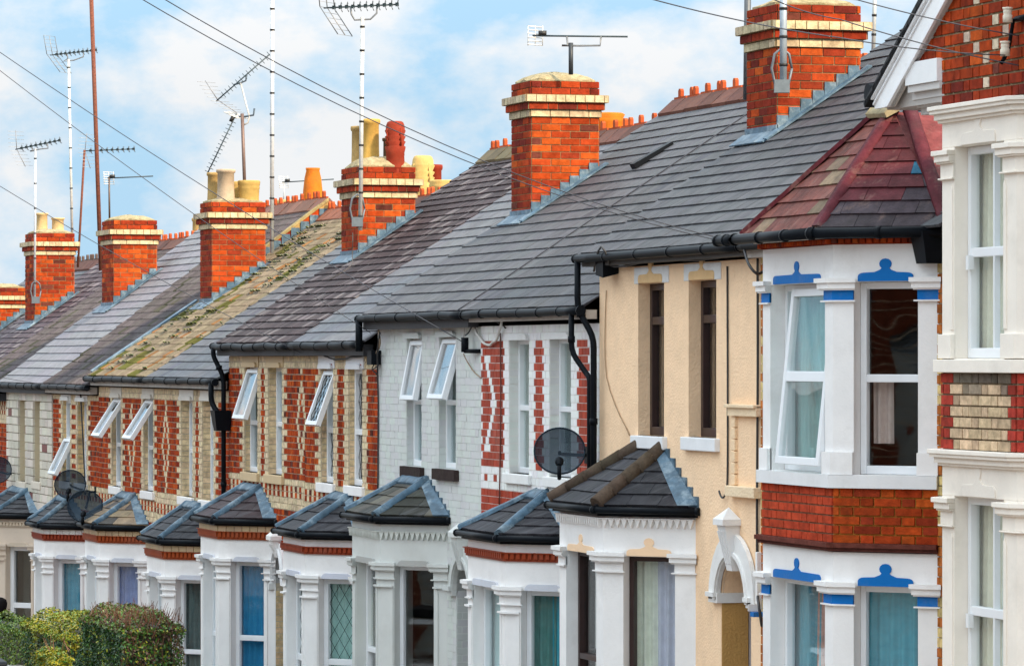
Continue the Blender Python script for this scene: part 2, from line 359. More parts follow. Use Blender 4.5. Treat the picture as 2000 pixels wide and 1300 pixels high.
def window(house, F, u0, u1, z0, z1, depth=.13, split=None, style='upvc', sash=None, cur=None, lead=False, fw=.045, full_sash=None, bare=False, blind=None):
    """F local frame, opening u0..u1, z0..z1; split: heights of transoms; sash: (pane index, opening angle in degrees)"""
    fm = M['upvc'] if style == 'upvc' else M['brown_frame']
    mb = MB(); n1, n0 = -depth, -depth - .07
    bar_frame(mb, F, u0 + .002, u1 - .002, z0 + .002, z1 - .002, n0, n1, fw, wb=fw * 1.3)
    zs = [z0 + fw * 1.3] + [s for s in (split or [])] + [z1 - fw]
    for s in (split or []): mb.box(F, u0 + fw, u1 - fw, s - fw * .6, s + fw * .6, n0, n1 - .004)
    wob = mb.build('window', fm, house, bevel=.006)
    for i in range(len(zs) - 1):
        a = zs[i] + (fw * .6 if i else 0); b = zs[i + 1] - (fw * .6 if i < len(zs) - 2 else 0)
        op = sash and sash[0] == i
        if op:
            ang = R(sash[1]); hz = b + .01; hn = n1
            # top-hung light: local frame rotated about its head
            class Ft:
                def p(s, u, z, n):
                    d = hz - z; return F.p(u, hz - d * math.cos(ang) + n * math.sin(ang), hn + d * math.sin(ang) + n * math.cos(ang))
            G = Ft(); sb = MB(); bar_frame(sb, G, u0 + fw * .6, u1 - fw * .6, a - .02, b + .01, -.02, .045, .05)
            so_ = sb.build('sash', fm, wob, bevel=.005)
            pb = MB(); pb.box(G, u0 + fw * .6 + .05, u1 - fw * .6 - .05, a + .03, b - .04, .010, .016)
            if lead: lattice(pb, G, u0 + fw * .6 + .05, u1 - fw * .6 - .05, a + .03, b - .04, .018)
            pb.build('pane', [M['coated'], M['black']], wob)
        else:
            pb = MB(); pb.box(F, u0 + fw, u1 - fw, a, b, n0 + .02, n0 + .026)
            if lead: lattice(pb, F, u0 + fw, u1 - fw, a, b, n0 + .03)
            pb.build('pane', [M['glass'], M['black']], wob)
    if cur:
        for cu in cur:
            a, b, col = cu[:3]; zt = z1 - .03 if len(cu) < 4 else z0 + (z1 - z0) * cu[3]; zb_ = z0 + .02 if len(cu) < 5 else z0 + (z1 - z0) * cu[4]
            curtain(F, u0 + (u1 - u0) * a - ((.42 if F is FACADE else .14) if a < .06 else 0), u0 + (u1 - u0) * b, zb_, zt, min(n0 - .05, -.27) if F is FACADE else n0 - .055, col, wob)
    return wob
def sill(house, F, u0, u1, zt, h=.10, proj=.045, col=WHITE, m='paint', name='sill'):
    mb = MB(); mb.box(F, u0, u1, zt - h, zt, -.10, proj, col); return mb.build(name, M[m], house, bevel=.008)

# ------------------------------------------------------------------ bay windows
def profile_run(mb, F, u0, u1, zt, prof, c, m=0, e0=0, e1=0):
    """stacked moulding: prof = [(height, projection, colour or None)] from the top down; mitred ends"""
    z = zt
    for h, pr, cc in prof:
        mb.box(F, u0, u1, z - h, z, -.01, pr, cc or c, m, e0=pr * e0, e1=pr * e1); z -= h
    return z
T = math.tan(R(22.5))
def bay_frames(xl, xr, p):
    """three faces of a canted bay: left splay, front, right splay; each with its length"""
    r2 = math.sqrt(.5)
    return [(Fr((xl - p, 0, 0), (r2, -r2, 0), (-r2, -r2, 0)), p / r2), (Fr((xl, -p, 0), (1, 0, 0), (0, -1, 0)), xr - xl), (Fr((xr, -p, 0), (r2, r2, 0), (r2, -r2, 0)), p / r2)]
CAP = [(.035, .075, None), (.045, .055, None), (.012, .04, None)]
def bay_storey(bw, fr, z0, zsill, zhead, zcap, ztop, col, wp=.17, th=.17, capc=None, hat=None, hatc=None, hood=None, house=None, wins=None, plain_apron=True, acol=None, dent=None, base=True, capn=.075, bead=None, stop=None):
    """walls of one storey of a bay into mesh bw (material 0 = paint); wins: dict face-> kwargs for window()"""
    for i, (F, Ln) in enumerate(fr):
        e0 = T if i > 0 else 0; e1 = T if i < 2 else 0
        c = col
        mit = -th * T          # inner mitre so that neighbouring faces butt
        def slab(u0, u1, za, zb, cc=c, n1=0., n0=-th):
            # front at n1, back mitred
            a0 = T * (n1 - n0) if (i > 0 and u0 <= 0) else 0; a1 = T * (n1 - n0) if (i < 2 and u1 >= Ln) else 0
            q = []
            for n, a, b in ((n0, u0 + a0, u1 - a1), (n1, u0, u1)):
                for u, z in ((a, za), (b, za), (b, zb), (a, zb)): q.append(F.p(u, z, n))
            bw.hexa(q, cc, 0)
        slab(0, Ln, zhead, ztop)
        if zsill > z0: slab(0, Ln, z0, zsill, acol or c)
        slab(0, wp, zsill, zhead); slab(Ln - wp, Ln, zsill, zhead)
        # capitals
        for u0, u1, a, b in ((0, wp, e0, 0), (Ln - wp, Ln, 0, e1)):
            z = profile_run(bw, F, u0 - (.0), u1, zcap, [(h, pr, cc) for h, pr, cc in CAP], c, 0, e0=a if a else .6, e1=b if b else .6)
            bw.box(F, u0, u1, z - capn, z, -.01, .012, capc or c, 0, e0=.012 * (a or 0) , e1=.012 * (b or 0))
            bw.box(F, u0, u1, z - .012 - capn, z - capn, -.01, .03, c, 0, e0=.03 * (a or .8), e1=.03 * (b or .8))
            if bead: bw.box(F, u0 + (.02 if not a else 0), u1 - (.02 if not b else 0), z - bead - .018, z - bead, -.01, .035, c, 0, e0=.035 * (a or .5), e1=.035 * (b or .5))
            if base:
                bw.box(F, u0, u1, zsill - .0, zsill + .17, -.01, .03, c, 0, e0=.03 * (a or 0), e1=.03 * (b or 0))
        if stop:
            # stop-chamfered inner arris of each pilaster: a narrow raised strip with a pointed head
            for uu, s in ((wp, -1), (Ln - wp, 1)):
                zt = zcap - .30
                bw.prism(F, [(uu + s * .055, zsill + .2), (uu + s * .012, zsill + .2), (uu + s * .012, zt + .03), (uu + s * .03, zt + .06), (uu + s * .055, zt)][::(1 if s > 0 else 1)] if s < 0 else [(uu + .012, zsill + .2), (uu + .055, zsill + .2), (uu + .055, zt), (uu + .03, zt + .06), (uu + .012, zt + .03)], -.005, .012, c, 0)
        if hat and i > 0: bw.prism(F, hat_poly(Ln / 2, zhead + .004, (Ln - 2 * wp) / 2 * .86, hat[1]), -.01, .009, hatc, 0)
        if hood and i > 0:
            a, b = wp + .05, Ln - wp - .05; z = zhead
            bw.prism(F, [(a, z), (b, z), (b, z + .025), (b - .02, z + .05), (b - .05, z + .062), (a + .05, z + .062), (a + .02, z + .05), (a, z + .025)], -.01, .022, hood, 0)  # raised piece whose darker colour stands in for shade in a sunk ledge
        if dent:
            zt, h, dc, kind = dent
            bw.box(F, 0, Ln, zt - .008, zt, -.01, .05, dc, 0, e0=.05 * e0, e1=.05 * e1)
            stepw = .062; nn = int(Ln / stepw)
            for k in range(nn):
                u = (k + .5) * Ln / nn
                if kind == 'tri': bw.prism(F, [(u - stepw * .46, zt - .0085), (u, zt - h), (u + stepw * .46, zt - .0085)], -.01, .042, dc, 0)
                else: bw.box(F, u - stepw * .30, u + stepw * .30, zt - h * .72, zt - .0085, -.01, .040, dc, 0)
            if kind != 'tri': bw.box(F, 0, Ln, zt - h, zt - .009, -.01, .022, tuple(q * .8 for q in dc), 0, e0=.022 * e0, e1=.022 * e1)
    return
def bay_roof(house, par, xl, xr, p, ze, xt0, xt1, zt, cf, hipm='lead', expo=.17, width=.30, over=.07, tmat='slate', gut=True, big=False):
    """hipped bay roof against the wall; ze eave height, xt0..xt1 ridge on the wall at height zt"""
    o = over; k = o * T
    A0 = Vector((xl - p - o - k * .4, 0, ze)); A1 = Vector((xl - k, -p - o, ze)); A2 = Vector((xr + k, -p - o, ze)); A3 = Vector((xr + p + o + k * .4, 0, ze))
    T0 = Vector((xt0, -.01, zt)); T1 = Vector((xt1, -.01, zt))
    mb = MB(); dz = Vector((0, 0, 0))
    facet(mb, A0, A1, T0, T0 + Vector((-.004, 0, 0)), expo, width, cf)
    facet(mb, A1, A2, T1, T0, expo, width, cf); facet(mb, A2, A3, T1 + Vector((.004, 0, 0)), T1, expo, width, cf)
    r = mb.build('bay_roof', M[tmat], par)
    fl = MB()
    if hipm == 'lead':
        up = Vector((0, -.4, 1))
        ribbon(fl, A1 + Vector((0, 0, .02)), T0 + Vector((0, 0, .03)), .06, .04, (-.5, -.3, 1))
        ribbon(fl, A2 + Vector((0, 0, .02)), T1 + Vector((0, 0, .03)), .06, .04, (.5, -.4, 1))
        ribbon(fl, T0 + Vector((-.02, -.05, .012)), T1 + Vector((.02, -.05, .012)), .09, .03, (0, -.5, 1))
        hp = fl.build('hip_flashing', M['lead'], par)
    else:
        n = 5
        for Q0, Q1 in ((A1, T0), (A2, T1)):
            fl = MB()
            for i in range(n):
                a = Q0 + (Q1 - Q0) * (i / n) + Vector((0, 0, .015)); b = Q0 + (Q1 - Q0) * ((i + 1.06) / n) + Vector((0, 0, .03)); fl.tube([a, b], [.076, .068], 12, c=jit((.085, .062, .046), .18))
            fl.build('hip_tile', M['tile_rough'], par)
    # stepped lead soaker up the wall beside the right-hand slope, and the sloped flashing lying on the slates
    st = MB(); steps = 6
    for i in range(steps):
        t0, t1 = i / steps, (i + 1) / steps
        q0, q1 = A3 + (T1 - A3) * t0, A3 + (T1 - A3) * t1
        st.prism(FACADE, [(q1.x, q0.z - .05), (q0.x + .01, q0.z - .05), (q0.x + .01, q1.z + .02), (q1.x, q1.z + .02)], -.005, .016 + .0008 * i)
    d = (A2 - A3).normalized()
    dn = (T1 - A3).cross(A2 - A3).normalized();  dn = dn if dn.z > 0 else -dn
    e = dn * .035
    st.hexa([A3 + e * .4, A3 + d * .20 + e * .4, T1 + d * .08 + e * .4, T1 + e * .4, A3 + e, A3 + d * .20 + e * .8, T1 + d * .10 + e * .8, T1 + e])
    st.build('wall_flashing', M['lead'], par)
    if gut:
        g = MB(); pts = []
        go = .032
        q = [A0 + Vector((-go, 0, -.03)), A1 + Vector((-go * T, -go, -.03)), A2 + Vector((go * T, -go, -.03)), A3 + Vector((go, -.02, -.03))]
        for a, b in zip(q[:-1], q[1:]):
            g.tube([a, b], .031, 10)
            nn = max(1, int((b - a).length / .7))
            for t in range(nn + 1):
                c0 = a + (b - a) * (t / nn); dd = (b - a).normalized() * .016; g.tube([c0 - dd, c0 + dd], .037, 10)
        # dark fascia below the gutter
        for (P_, Q_) in ((A0, A1), (A1, A2), (A2, A3)):
            inn = lambda v: v
            U = (Q_ - P_).normalized(); Nn = Vector((U.y, -U.x, 0))
            if Nn.y > 0 and abs(U.x) > .9: Nn = -Nn
            F = Fr((P_.x, P_.y, 0), U, Nn); g.box(F, 0, (Q_ - P_).length, ze - .085, ze - .012, -.10, -.012)
        g.build('bay_gutter', M['black'], par)
    return A0, A1, A2, A3
# ------------------------------------------------------------------ chimneys
POTS = {
 'tall':    [(.135, -.15), (.135, 0), (.145, .02), (.135, .05), (.125, .4), (.122, .86), (.14, .88), (.145, .93), (.14, .97), (.11, .975), (.10, .8)],
 'roll':    [(.15, -.2), (.15, 0), (.146, .05), (.145, .3), (.150, .62), (.158, .68), (.152, .74), (.158, .80), (.164, .93), (.155, .99), (.12, .98), (.12, .7)],
 'bulge':   [(.15, 0), (.175, .06), (.185, .3), (.175, .55), (.15, .8), (.12, .94), (.125, .96), (.13, 1), (.10, 1), (.09, .8)],
 'flower':  [(.16, 0), (.15, .05), (.145, .5), (.16, .72), (.175, .8), (.18, .86), (.17, .9), (.185, .97), (.16, 1), (.14, .9)],
 'louvre':  [(.165, -.12), (.165, 0), (.158, .04), (.148, .28), (.153, .30), (.150, .34), (.172, .47), (.140, .495), (.172, .575), (.140, .60), (.172, .68), (.140, .705), (.172, .80), (.158, .83), (.15, .92), (.13, .98), (.10, 1), (.02, 1)],
}
def pot(kind, x, y, z, h, r, c, par):
    mb = MB(); pr = [(a / .15 * r, b * h) for a, b in POTS[kind]]; mb.lathe((x, y, z - .03), pr, 24, c)
    if kind == 'louvre':
        for k in range(4):
            a = R(20 + 90 * k); mb.tube([(x + r * 1.12 * math.cos(a), y + r * 1.08 * math.sin(a), z + h * .44), (x + r * 1.06 * math.cos(a), y + r * 1.06 * math.sin(a), z + h * .80)], .014, 6, c)
    return mb.build('chimney_pot', M['clay'], par)
def four(x0, x1, y0, y1):
    return [(Fr((x0, y0, 0), (1, 0, 0), (0, -1, 0)), x1 - x0, 0), (Fr((x1, y0, 0), (0, 1, 0), (1, 0, 0)), y1 - y0, 1), (Fr((x1, y1, 0), (-1, 0, 0), (0, 1, 0)), x1 - x0, 2), (Fr((x0, y1, 0), (0, -1, 0), (-1, 0, 0)), y1 - y0, 3)]
def chimney(house, x0, x1, y0, y1, zr, zt, pots=(), bands=True, dome=.10, white=False, apron=True, steps=True, plain=False, crown=2):
    mb = MB(); zb = zr(y0) - .35; crs = .0775
    mo = (.34, .25, .13)
    mb.box(FACADE, x0, x1, zb, zt, -y1, -y0, mo, 1)
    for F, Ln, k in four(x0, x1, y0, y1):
        bricks(mb, F, 0, Ln, zb, zt, [], lambda u, z, r, w_: red() if k != 0 else (dred() if rnd.random() < .75 else red()), course=crs, bond='stretcher', th=.009)  # street side mostly darker bricks: its shade is put into the brick colour
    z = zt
    for h, e, kind in (((.080, .030, 'stretcher'), (.080, .060, 'flemish'), (.085, .095, 'header')) if bands else ()):
        mb.box(FACADE, x0 - e + .008, x1 + e - .008, z + .001, z + h - .001, -(y1 + e - .008), -(y0 - e + .008), mo, 1)
        ci = 0
        for F, Ln, k in four(x0 - e + .012, x1 + e - .012, y0 - e + .012, y1 + e - .012):
            bricks(mb, F, 0, Ln, z, z + h, [], (lambda u, zz, r, w_: dred()) if kind == 'flemish' else (lambda u, zz, r, w_: jit((.58, .46, .28), .14) if k == 1 else jit((.46, .38, .25), .16)), course=h, bond=kind, th=.014)  # pale bricks lighter on the right face: sunlight put into their colour
        z += h
    if crown:
        mb.box(FACADE, x0 + .005, x1 - .005, z + .001, z + crown * .078, -y1 + .005, -y0 - .005, mo, 1)
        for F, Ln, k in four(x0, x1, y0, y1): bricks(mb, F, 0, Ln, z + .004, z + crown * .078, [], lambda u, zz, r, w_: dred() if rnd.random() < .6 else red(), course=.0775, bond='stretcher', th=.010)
        z += crown * .078
    ch = mb.build('chimney', [M['brick'], M['brick_buff']], house)
    fb = MB(); cx, cy = (x0 + x1) / 2, (y0 + y1) / 2
    n = 28; rings = [(1.0, 0), (1.0, .018), (.86, dome * .55), (.62, dome * .85), (.3, dome)]
    b = len(fb.v)
    for s, dz in rings:
        for k in range(n):
            a = 2 * math.pi * k / n; ca, sa = math.cos(a), math.sin(a); q = 1 / max(abs(ca), abs(sa)); q = q * (1 - .12 * (q - 1)) if s > .9 else q ** .6
            fb.v.append((cx + ca * q * s * ((x1 - x0) / 2 + .0), cy + sa * q * s * ((y1 - y0) / 2 + .0), z + dz + (rnd.uniform(-.012, .012) if 0 < dz else 0)))
    for i in range(len(rings) - 1):
        for k in range(n):
            k2 = (k + 1) % n; fb.f.append((b + i * n + k, b + i * n + k2, b + (i + 1) * n + k2, b + (i + 1) * n + k)); fb.c.append((1, 1, 1)); fb.m.append(0); fb.sm.append(i > 1)
    fb.f.append(tuple(b + (len(rings) - 1) * n + k for k in range(n))); fb.c.append((1, 1, 1)); fb.m.append(0); fb.sm.append(True)
    fb.build('flaunching', M['cement'], ch)
    for kind, px, py_, yo, h, r, c in pots: pot(kind, min(max(px, x0 + r * .95), x1 - r * .95), py_, z + yo, h, r, c, ch)
    if apron:
        lb = MB(); sl_ = (zr(y1) - zr(y0)) / (y1 - y0)
        def rp(x, y, n): return (x, y - n * .5, zr(y) + n * .83)
        lb.hexa([rp(x0 - .05, y0 - .15, .026), rp(x1 + .07, y0 - .15, .026), rp(x1 + .04, y0, .03), rp(x0 - .04, y0, .03), rp(x0 - .05, y0 - .15, .040), rp(x1 + .07, y0 - .15, .040), rp(x1 + .04, y0 - .01, .05), rp(x0 - .04, y0 - .01, .05)])
        lb.box(FACADE, x0 - .02, x1 + .02, zr(y0) - .02, zr(y0) + .09, -y0, -y0 + .022)
        ns = max(5, int((y1 - y0) / .11))
        for i in range(ns):
            ya, yb = y0 + (y1 - y0) * i / ns, y0 + (y1 - y0) * (i + 1) / ns
            top = zr(yb) + .10
            lb.hexa([(x1, ya - .01, zr(ya) - .02), (x1, yb, zr(yb) - .02), (x1, yb - .015, top), (x1, ya - .005, top), (x1 + .020 + .0006 * i, ya - .01, zr(ya) - .02), (x1 + .020 + .0006 * i, yb, zr(yb) - .02), (x1 + .020 + .0006 * i, yb - .015, top), (x1 + .020 + .0006 * i, ya - .005, top)])
        q = lambda x, y, n: (x, y - n * .5, zr(y) + n * .83)
        lb.hexa([q(x1 + .01, y0 - .12, .03), q(x1 + .10, y0 - .12, .026), q(x1 + .10, y1 + .1, .026), q(x1 + .01, y1 + .1, .03), q(x1 + .01, y0 - .12, .055), q(x1 + .10, y0 - .12, .042), q(x1 + .10, y1 + .1, .042), q(x1 + .01, y1 + .1, .055)])
        lb.build('chimney_flashing', M['lead'], ch)
    ch['top'] = z
    return ch, z

# ------------------------------------------------------------------ a house: shell, roof, ridge, eaves
RIDGE_Y = 3.5
class House: pass
def shell(h, x0, x1, zg, ze, zr, wallc=(.3, .25, .2)):
    """party walls, rear wall and the dark rooms behind the front wall"""
    mb = MB(); b = 2 * RIDGE_Y
    prof = [(0.24, zg), (b, zg), (b, ze - .1), (RIDGE_Y, zr - .12), (0.24, ze - .1)]
    for xx in (x0 + .012, x1 - .112):
        F = Fr((xx + .1, 0, 0), (0, 1, 0), (1, 0, 0)); mb.prism(F, prof, -.1, 0, wallc)
    mb.box(FACADE, x0 + .115, x1 - .115, zg, ze - .1, -b, -b + .2, wallc)
    return mb.build('side_walls', M['dark'], h)
def roof(h, x0, x1, ze, zr, cf, expo, width, m='slate', ribs=0, over=.15, th=.012, ridgec=None, crest='knob', lo=0., ro=0.):
    mb = MB(); y = RIDGE_Y; rise = (zr - ze) / (y + over); 
    facet(mb, (x0 - lo, -over, ze), (x1 + ro, -over, ze), (x1 + ro, y, zr), (x0 - lo, y, zr), expo, width, cf, th=th, ribs=ribs)
    mb.face([(x1, 2 * y + over, ze), (x0, 2 * y + over, ze), (x0, y, zr - .01), (x1, y, zr - .01)], cf(0, 0, 0))
    r = mb.build('roof', M[m], h)
    rb = MB(); n = max(1, int((x1 - x0) / .45)); st = (x1 - x0) / n
    for i in range(n):
        a, b = x0 + i * st + .006, x0 + (i + 1) * st - .006
        c = jit(ridgec, .2) if ridgec else jit((.12, .05, .036), .3)
        F = Fr((a, y, zr), (0, -1, 0), (-1, 0, 0)); dz = rnd.uniform(-.008, .008)
        s = rise; 
        rb.prism(F, [(-.20, -.20 * s + .01 + dz), (0, .055 + dz - .03), (.20, -.20 * s + .01 + dz), (.21, -.20 * s + .05 + dz), (.03, .08 + dz), (-.03, .08 + dz), (-.21, -.20 * s + .05 + dz)], -(b - a), 0, c)
        if crest:
            cc = jit((.40, .075, .022), .2) if crest != 'dark' else jit((.10, .07, .06), .2)
            rb.box(FACADE, a + .02, b - .02, zr + .07 + dz, zr + .105 + dz, -y - .018, -y + .018, cc)
            for q in ((.34, .60) if i % 2 else (.48,)) if crest == 'loop' else ((.5,) if i % 3 else (.28, .7)):
                u = a + (b - a) * q
                rb.prism(FACADE, [(u - .045, zr + .10 + dz), (u + .045, zr + .10 + dz), (u + .045, zr + .17 + dz), (u + .022, zr + .195 + dz), (u - .022, zr + .195 + dz), (u - .045, zr + .17 + dz)], -y - .02, -y + .02, cc)
    rb.build('ridge_tiles', M['clay'], h)
    return r
def gutter(h, x0, x1, ze, over=.15, sag=.0, fascia=(.03, .03, .035), brackets=.55, name='gutter', fh=.15):
    g = MB(); y = -over - .042; n = 10
    pts = [(x0 + (x1 - x0) * i / n, y + rnd.uniform(-.004, .004), ze - .035 + rnd.uniform(-sag, sag)) for i in range(n + 1)]
    g.tube(pts, .042, 10)
    k = max(2, int((x1 - x0) / brackets))
    for i in range(k + 1):
        xx = x0 + (x1 - x0) * i / k; zz = np.interp(xx, [p[0] for p in pts], [p[2] for p in pts]); g.tube([(xx - .015, y, zz), (xx + .015, y, zz)], .048, 10)
    gb = g.build(name, M['black'], h)
    fb = MB(); fb.box(FACADE, x0 + .01, x1 - .01, ze - .03 - fh, ze - .025, .03, over - .01, fascia); fb.build('fascia_board', M['wood'], h)
    return gb
def pipe(h, pts, r=.042, name='downpipe', m='black', hops=None, clips=()):
    mb = MB(); P = [Vector(p) for p in pts]
    # soften the bends
    Q = [P[0]]
    for a, b, c in zip(P[:-2], P[1:-1], P[2:]):
        l = min(.09, (a - b).length * .45, (c - b).length * .45); p, q = b + (a - b).normalized() * l, b + (c - b).normalized() * l
        for t in (0, .33, .67, 1): Q.append((1 - t) ** 2 * p + 2 * t * (1 - t) * b + t * t * q)
    Q.append(P[-1]); mb.tube(Q, r, 10)
    for z in clips:
        for a, b in zip(P[:-1], P[1:]):
            if min(a.z, b.z) <= z <= max(a.z, b.z) and abs(a.z - b.z) > .1:
                t = (z - a.z) / (b.z - a.z); c = a + (b - a) * t; mb.tube([c - Vector((0, 0, .03)), c + Vector((0, 0, .03))], r * 1.28, 10)
    if hops: 
        x, y, z = hops; mb.hexa([(x - .08, y - .09, z - .13), (x + .08, y - .09, z - .13), (x + .08, y + .09, z - .13), (x - .08, y + .09, z - .13), (x - .13, y - .13, z + .13), (x + .13, y - .13, z + .13), (x + .13, y + .10, z + .13), (x - .13, y + .10, z + .13)])
    return mb.build(name, M[m], h)
def cable(h, pts, r=.008, c=(.03, .028, .03), name='cable', wob=.0):
    mb = MB(); P = [Vector(p) for p in pts]; Q = []
    for i in range(len(P) - 1):
        a, b = P[i], P[i + 1]; p0 = P[max(i - 1, 0)]; p3 = P[min(i + 2, len(P) - 1)]
        for t in (0, .2, .4, .6, .8):
            q = .5 * ((2 * a) + (b - p0) * t + (2 * p0 - 5 * a + 4 * b - p3) * t * t + (3 * a - p0 - 3 * b + p3) * t ** 3)
            Q.append(q + Vector((rnd.uniform(-wob, wob), 0, rnd.uniform(-wob, wob))))
    Q.append(P[-1]); mb.tube(Q, r, 6, c); return mb.build(name, M['wire'], h)
def arch_opening(mb, F, u0, u1, zs, zt, n0, n1, c, m, ringc=None, ring=.17, ringm=None, proj=.04, rise=None):
    """fills the spandrels of a rectangular opening u0..u1 up to zt with an arch springing at zs, and adds a moulded ring"""
    uc, r = (u0 + u1) / 2, (u1 - u0) / 2; rz = rise or r; k = 14
    pt = lambda a, q=1., w=0.: (uc + (r + w) * math.cos(a), zs + (rz + w) * math.sin(a))
    for i in range(k):
        a0, a1 = math.pi * i / k, math.pi * (i + 1) / k; p, q = pt(a0), pt(a1)
        mb.prism(F, [p, (p[0], zt), (q[0], zt), q], n0, n1, c, m)
    if ringc:
        for i in range(k):
            a0, a1 = math.pi * i / k, math.pi * (i + 1) / k
            mb.prism(F, [pt(a0), pt(a0, 1, ring), pt(a1, 1, ring), pt(a1)], n0 + .03, proj, ringc, ringm if ringm is not None else m)
            mb.prism(F, [pt(a0, 1, .012), pt(a0, 1, .05), pt(a1, 1, .05), pt(a1, 1, .012)], proj - .002, proj + .018, ringc, ringm if ringm is not None else m)
def keystone(mb, F, uc, z0, z1, c, m=0, w=.10, proj=.10):
    # fluted console under a pyramid cap
    hb = z1 - .12
    mb.hexa([F.p(uc - w * .75, z0, 0), F.p(uc + w * .75, z0, 0), F.p(uc + w, hb, 0), F.p(uc - w, hb, 0), F.p(uc - w * .7, z0, proj * .55), F.p(uc + w * .7, z0, proj * .55), F.p(uc + w, hb, proj * 1.25), F.p(uc - w, hb, proj * 1.25)], c, m)
    for q in (-.45, 0, .45):
        mb.hexa([F.p(uc + q * w - .012, z0 + .06, proj * .5), F.p(uc + q * w + .012, z0 + .06, proj * .5), F.p(uc + q * w * 1.2 + .012, hb - .05, proj), F.p(uc + q * w * 1.2 - .012, hb - .05, proj), F.p(uc + q * w - .012, z0 + .06, proj * .72), F.p(uc + q * w + .012, z0 + .06, proj * .72), F.p(uc + q * w * 1.2 + .012, hb - .05, proj * 1.36), F.p(uc + q * w * 1.2 - .012, hb - .05, proj * 1.36)], c, m)
    mb.box(F, uc - w * 1.25, uc + w * 1.25, hb, hb + .05, 0, proj * 1.5, c, m)
    t = F.p(uc, z1 + .03, proj * .6)
    q = [F.p(uc - w * 1.25, hb + .05, 0), F.p(uc + w * 1.25, hb + .05, 0), F.p(uc + w * 1.25, hb + .05, proj * 1.5), F.p(uc - w * 1.25, hb + .05, proj * 1.5)]
    for a, b in ((3, 2), (2, 1), (1, 0), (0, 3)): mb.face([q[a], q[b], t], c, m)

